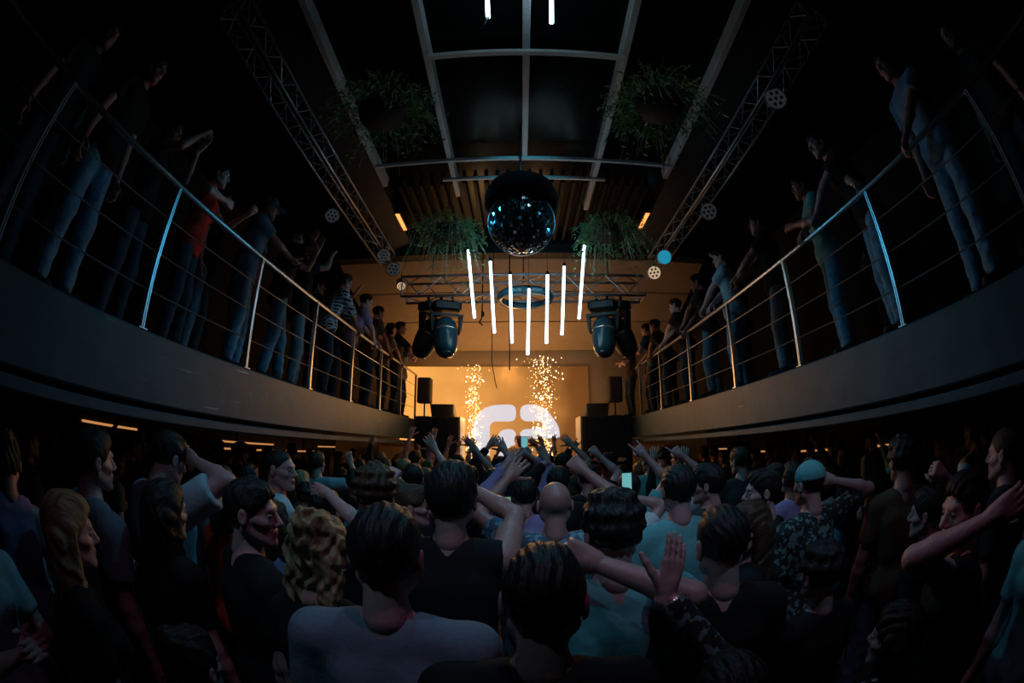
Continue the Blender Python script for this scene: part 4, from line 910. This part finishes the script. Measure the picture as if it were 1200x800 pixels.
B(-2.78, 1.62, -65, 1.74, 'person raising both bare forearms at the dim near part of the left balcony', hair='long', fem=True, shirt=C_['black'], sleeve=.3, arms=dict(R=W_((-2.45, 1.75, 4.12), UPN, (.4, -.5, -1), 'fist'), L='clap'))
B(-2.62, .98, -70, 1.86, 'person in blue jeans standing at the near end of the left balcony', hair='short', shirt=C_['black'], pants=C_['jeans'], lean=.05)
B(-2.70, .42, -80, 1.80, 'person in dark jeans at the very left edge of the near balcony', hair='short', shirt=C_['charcoal'], pants=C_['darkjeans'])
B(-2.95, 2.75, -60, 1.76, 'person in light trousers standing back behind the capped guest on the left balcony', hair='short', shirt=C_['black'], pants=C_['greyblue'])
B(-3.05, 3.55, -60, 1.78, 'dim person in the second row of the left balcony behind the clapping guest', hair='mop', shirt=C_['charcoal'])
B(-3.0, 5.35, -55, 1.80, 'dim person standing behind the checked shirt on the left balcony', hair='short', shirt=C_['charcoal'])
B(-3.0, 6.2, -50, 1.82, 'dim person standing behind the amber-lit face on the left balcony', hair='short', shirt=C_['black'], arms='wave')
# right side
B(2.80, .95, 75, 1.90, 'tall person in blue shirt and jeans at the near end of the right balcony', hair='short', shirt=C_['blue'], pants=C_['jeans'], lean=.06, sleeve=.6, arms=dict(R='down', L=W_((2.46, 1.10, 3.55), GR, (-.3, -.6, .2), 'grip')), stance=(.10, .10, .16, -.02))
B(3.0, .25, 80, 1.78, 'dim person with bare forearms at the right edge of the right balcony', hair='short', shirt=C_['charcoal'])
B(2.78, 1.92, 55, 1.86, 'person in a dark tee bending over the right railing with both hands on it', hair='short', shirt=C_['black'], pants=C_['jeans'], lean=.32, sleeve=.6, hyaw=.2,
  arms=dict(L=W_((2.46, 2.45, 3.545), GR, (-.3, .4, .4), 'grip'), R=W_((2.46, 1.68, 3.545), GR, (.3, -.8, .5), 'grip')), bracelet='R')
B(2.82, 2.62, 60, 1.78, 'person in a teal top with blue-lit jeans behind the right railing', hair='short', shirt=C_['teal'], pants=C_['jeans'], arms=dict(R=W_((2.52, 2.60, 3.62), GR, (.3, -.8, .2), 'relax'), L='chest'), lean=.1)
B(2.86, 3.66, 55, 1.92, 'tall person in black with an arm bent to the face above the right railing', hair='short', shirt=C_['black'], pants=C_['greyblue'], arms=dict(R=W_((2.50, 3.95, 3.66), GR, (.4, -.8, -.3), 'relax'), L=W_((2.48, 4.12, 3.66), GR, (-.3, .4, -.3), 'grip')), lean=.05, stance=(.12, .05, .10, -.02))
B(2.78, 4.60, 50, 1.90, 'tall person in a light blue tee and jeans holding the right railing', hair='short', shirt=C_['paleblue'], pants=C_['jeans'], arms=dict(R=W_((2.48, 4.62, 3.62), GR, (.4, -.8, -.3), 'relax'), L=W_((2.47, 5.05, 3.6), GR, (-.3, .4, -.3), 'grip')), lean=.06, skin=SK[2])
B(2.76, 5.35, 50, 1.84, 'person in a dark top just beyond the light blue tee on the right balcony', hair='mop', shirt=C_['charcoal'], pants=C_['jeans'], lean=.12, arms=dict(R=W_(R_(5.6, 'r'), GR, (.3, -.6, .3), 'grip'), L=W_(R_(5.95, 'r'), GR, (-.4, .5, .2), 'grip')))
B(2.72, 6.15, 50, 1.76, 'person pointing down with a bare arm on the right railing', hair='short', shirt=C_['black'], skin=SK[2], lean=.2, arms=dict(R=W_(R_(6.45, 'r', -.08), GR, (.3, -.6, .3), 'point'), L=W_(R_(6.75, 'r'), GR, (-.4, .5, .2), 'grip')))
B(2.70, 6.95, 45, 1.70, 'dark-haired person crouched over the right railing with folded arms', hair='mop', shirt=C_['charcoal'], lean=.4, arms=dict(R=W_(R_(7.2, 'r'), GR, (.3, -.6, .3), 'grip'), L=W_(R_(7.45, 'r'), GR, (-.4, .5, .2), 'grip')))
B(2.68, 7.75, 45, 1.80, 'amber-lit person in a patterned top near the far end of the right railing', hair='short', shirt=C_['blotch'], lean=.2, skin=SK[2], arms=dict(R=W_(R_(8.0, 'r'), GR, (.3, -.6, .3), 'grip'), L='chest'))
B(2.40, 8.62, 100, 1.62, 'amber-lit bare-headed person with crossed arms beside the small right loudspeaker', hair='shaved', shirt=C_['brown'], skin=SK[2], arms='fold')
B(2.82, 8.45, 60, 1.62, 'person with a shadowed face just right of the amber-lit bare-headed guest', hair='short', shirt=C_['charcoal'])
B(3.15, 2.25, 60, 1.80, 'dim person in the second row of the right balcony behind the bending guest', hair='long', fem=True, shirt=C_['black'])
B(3.20, 4.15, 60, 1.80, 'dim person in the second row of the right balcony behind the light blue tee', hair='short', shirt=C_['black'])
B(3.15, 5.0, 55, 1.78, 'dim person with a raised hand in the second row of the right balcony', hair='short', shirt=C_['charcoal'], arms='wave')

# ------------------------------------------------------------------ everybody else on the floor
q = random.Random(21)
pts = [p for p in NAMED]
spots = []
def free(x, y, d): return all((x-a)**2+(y-b_)**2 > d*d for a, b_ in pts)
for t in range(9000):
    y = q.uniform(.5, 8.05); x = q.uniform(-4.4, 4.6)
    if y < 1.3 and abs(x) < 1.9: continue
    if abs(x) < 1.1 and y < 2.2: continue
    if abs(x) > 3.6 and q.random() < .4 or x > 4.45: continue
    if free(x, y, .54 if y < 5 else .47): pts.append((x, y)); spots.append((x, y))
    if len(spots) >= 122: break
POSES = [('arms down', 'down'), ('open hand raised', ('up', 'down')), ('both hands raised', ('high', 'up')), ('fist raised', ('down', 'fistup')), ('clapping', 'clap'),
         ('pointing', ('down', 'point')), ('hands at chest', 'chest'), ('waving', ('down', 'wave')), ('two fingers raised', ('horns', 'down')), ('arm bent up', ('down', 'bent'))]
SH = [('black', 9), ('charcoal', 4), ('teal', 1.6), ('paleblue', 1.2), ('white', 1.2), ('violet', 1.4), ('greyblue', 1), ('green', .6), ('blotch', .6), ('grey', .8), ('brown', .8)]
WN = dict(black='black', charcoal='dark grey', teal='teal', paleblue='pale blue', white='white', violet='violet', greyblue='grey-blue', green='dark green', blotch='blotchy blue', grey='grey', brown='brown', red='red')
HN = dict(short='short hair', mop='tousled hair', curly='curly hair', long='long hair', bun='tied-up hair', bob='chin-length hair', slick='sleek hair', cap='a cap', shaved='cropped hair')
for i, (x, y) in enumerate(sorted(spots, key=lambda p: p[1])):
    fem = q.random() < .4; h_ = q.choice(['long', 'bun', 'bob', 'long', 'curly'] if fem else ['short', 'short', 'mop', 'curly', 'slick', 'mop', 'shaved'])
    c = q.choices([a for a, b_ in SH], [b_ for a, b_ in SH])[0]; pi = q.choices(range(10), [6, 2, 2.2, 1.4, .8, 1.2, 1, 1, .6, 1.2])[0]
    if y < 3 and abs(x) < 2: pi = q.choice([0, 0, 6])
    if abs(x) > 1.85 and pi in (1, 2, 3, 7, 8): pi = q.choice([0, 0, 6, 9, 4])
    if x < -1.5 and y < 1.6 or x > 1.6 and y < 1.4: pi = 0
    pl, ar = POSES[pi]
    if not isinstance(ar, str): ar = dict(L=ar[0], R=ar[1]) if q.random() < .5 else dict(L=ar[1], R=ar[0])
    H = q.uniform(1.58, 1.74) if fem else q.uniform(1.70, 1.86)
    if 3 < y < 7.5 and abs(x) < 1.2: H = min(H, 1.74)
    if abs(x) > 2.2: H = min(H, 1.80)
    zone = ('left under balcony' if x < -2.3 else 'right under balcony' if x > 2.5 else ('mid floor' if y < 4.5 else 'near stage'))
    if zone[0] in 'mn': zone += ' left' if x < 0 else ' right'
    lab = 'person in %s with %s, %s, %s' % (WN[c], HN[h_], pl, zone)
    rz = q.gauss(0, 14)+(-18*x/4)*-1*.6 if q.random() < .85 else q.uniform(-80, 80)
    grp = 'crowd ' + zone
    person(x, y, rz, H, dict(fem=fem, hair=h_, shirt=CL[c], arms=ar, skin=q.choice(SK[:3]), hairc=q.choice([HR[0], HR[1], HR[3], HR[0], HR[2]]), pants=q.choice([CL['darkjeans'], CL['black'], CL['jeans']]),
        sleeve=q.choice([.6, .6, .5, 1.8, 0] if fem else [.62, .62, .7, 1.85]), lean=q.uniform(-.03, .12), hyaw=q.gauss(0, .35), hpitch=q.uniform(-.15, .2), build=q.uniform(.92, 1.08), seed=i+3,
        hatc=CL['charcoal']), lab, 1 if y < 3.2 else 2, 0., grp)
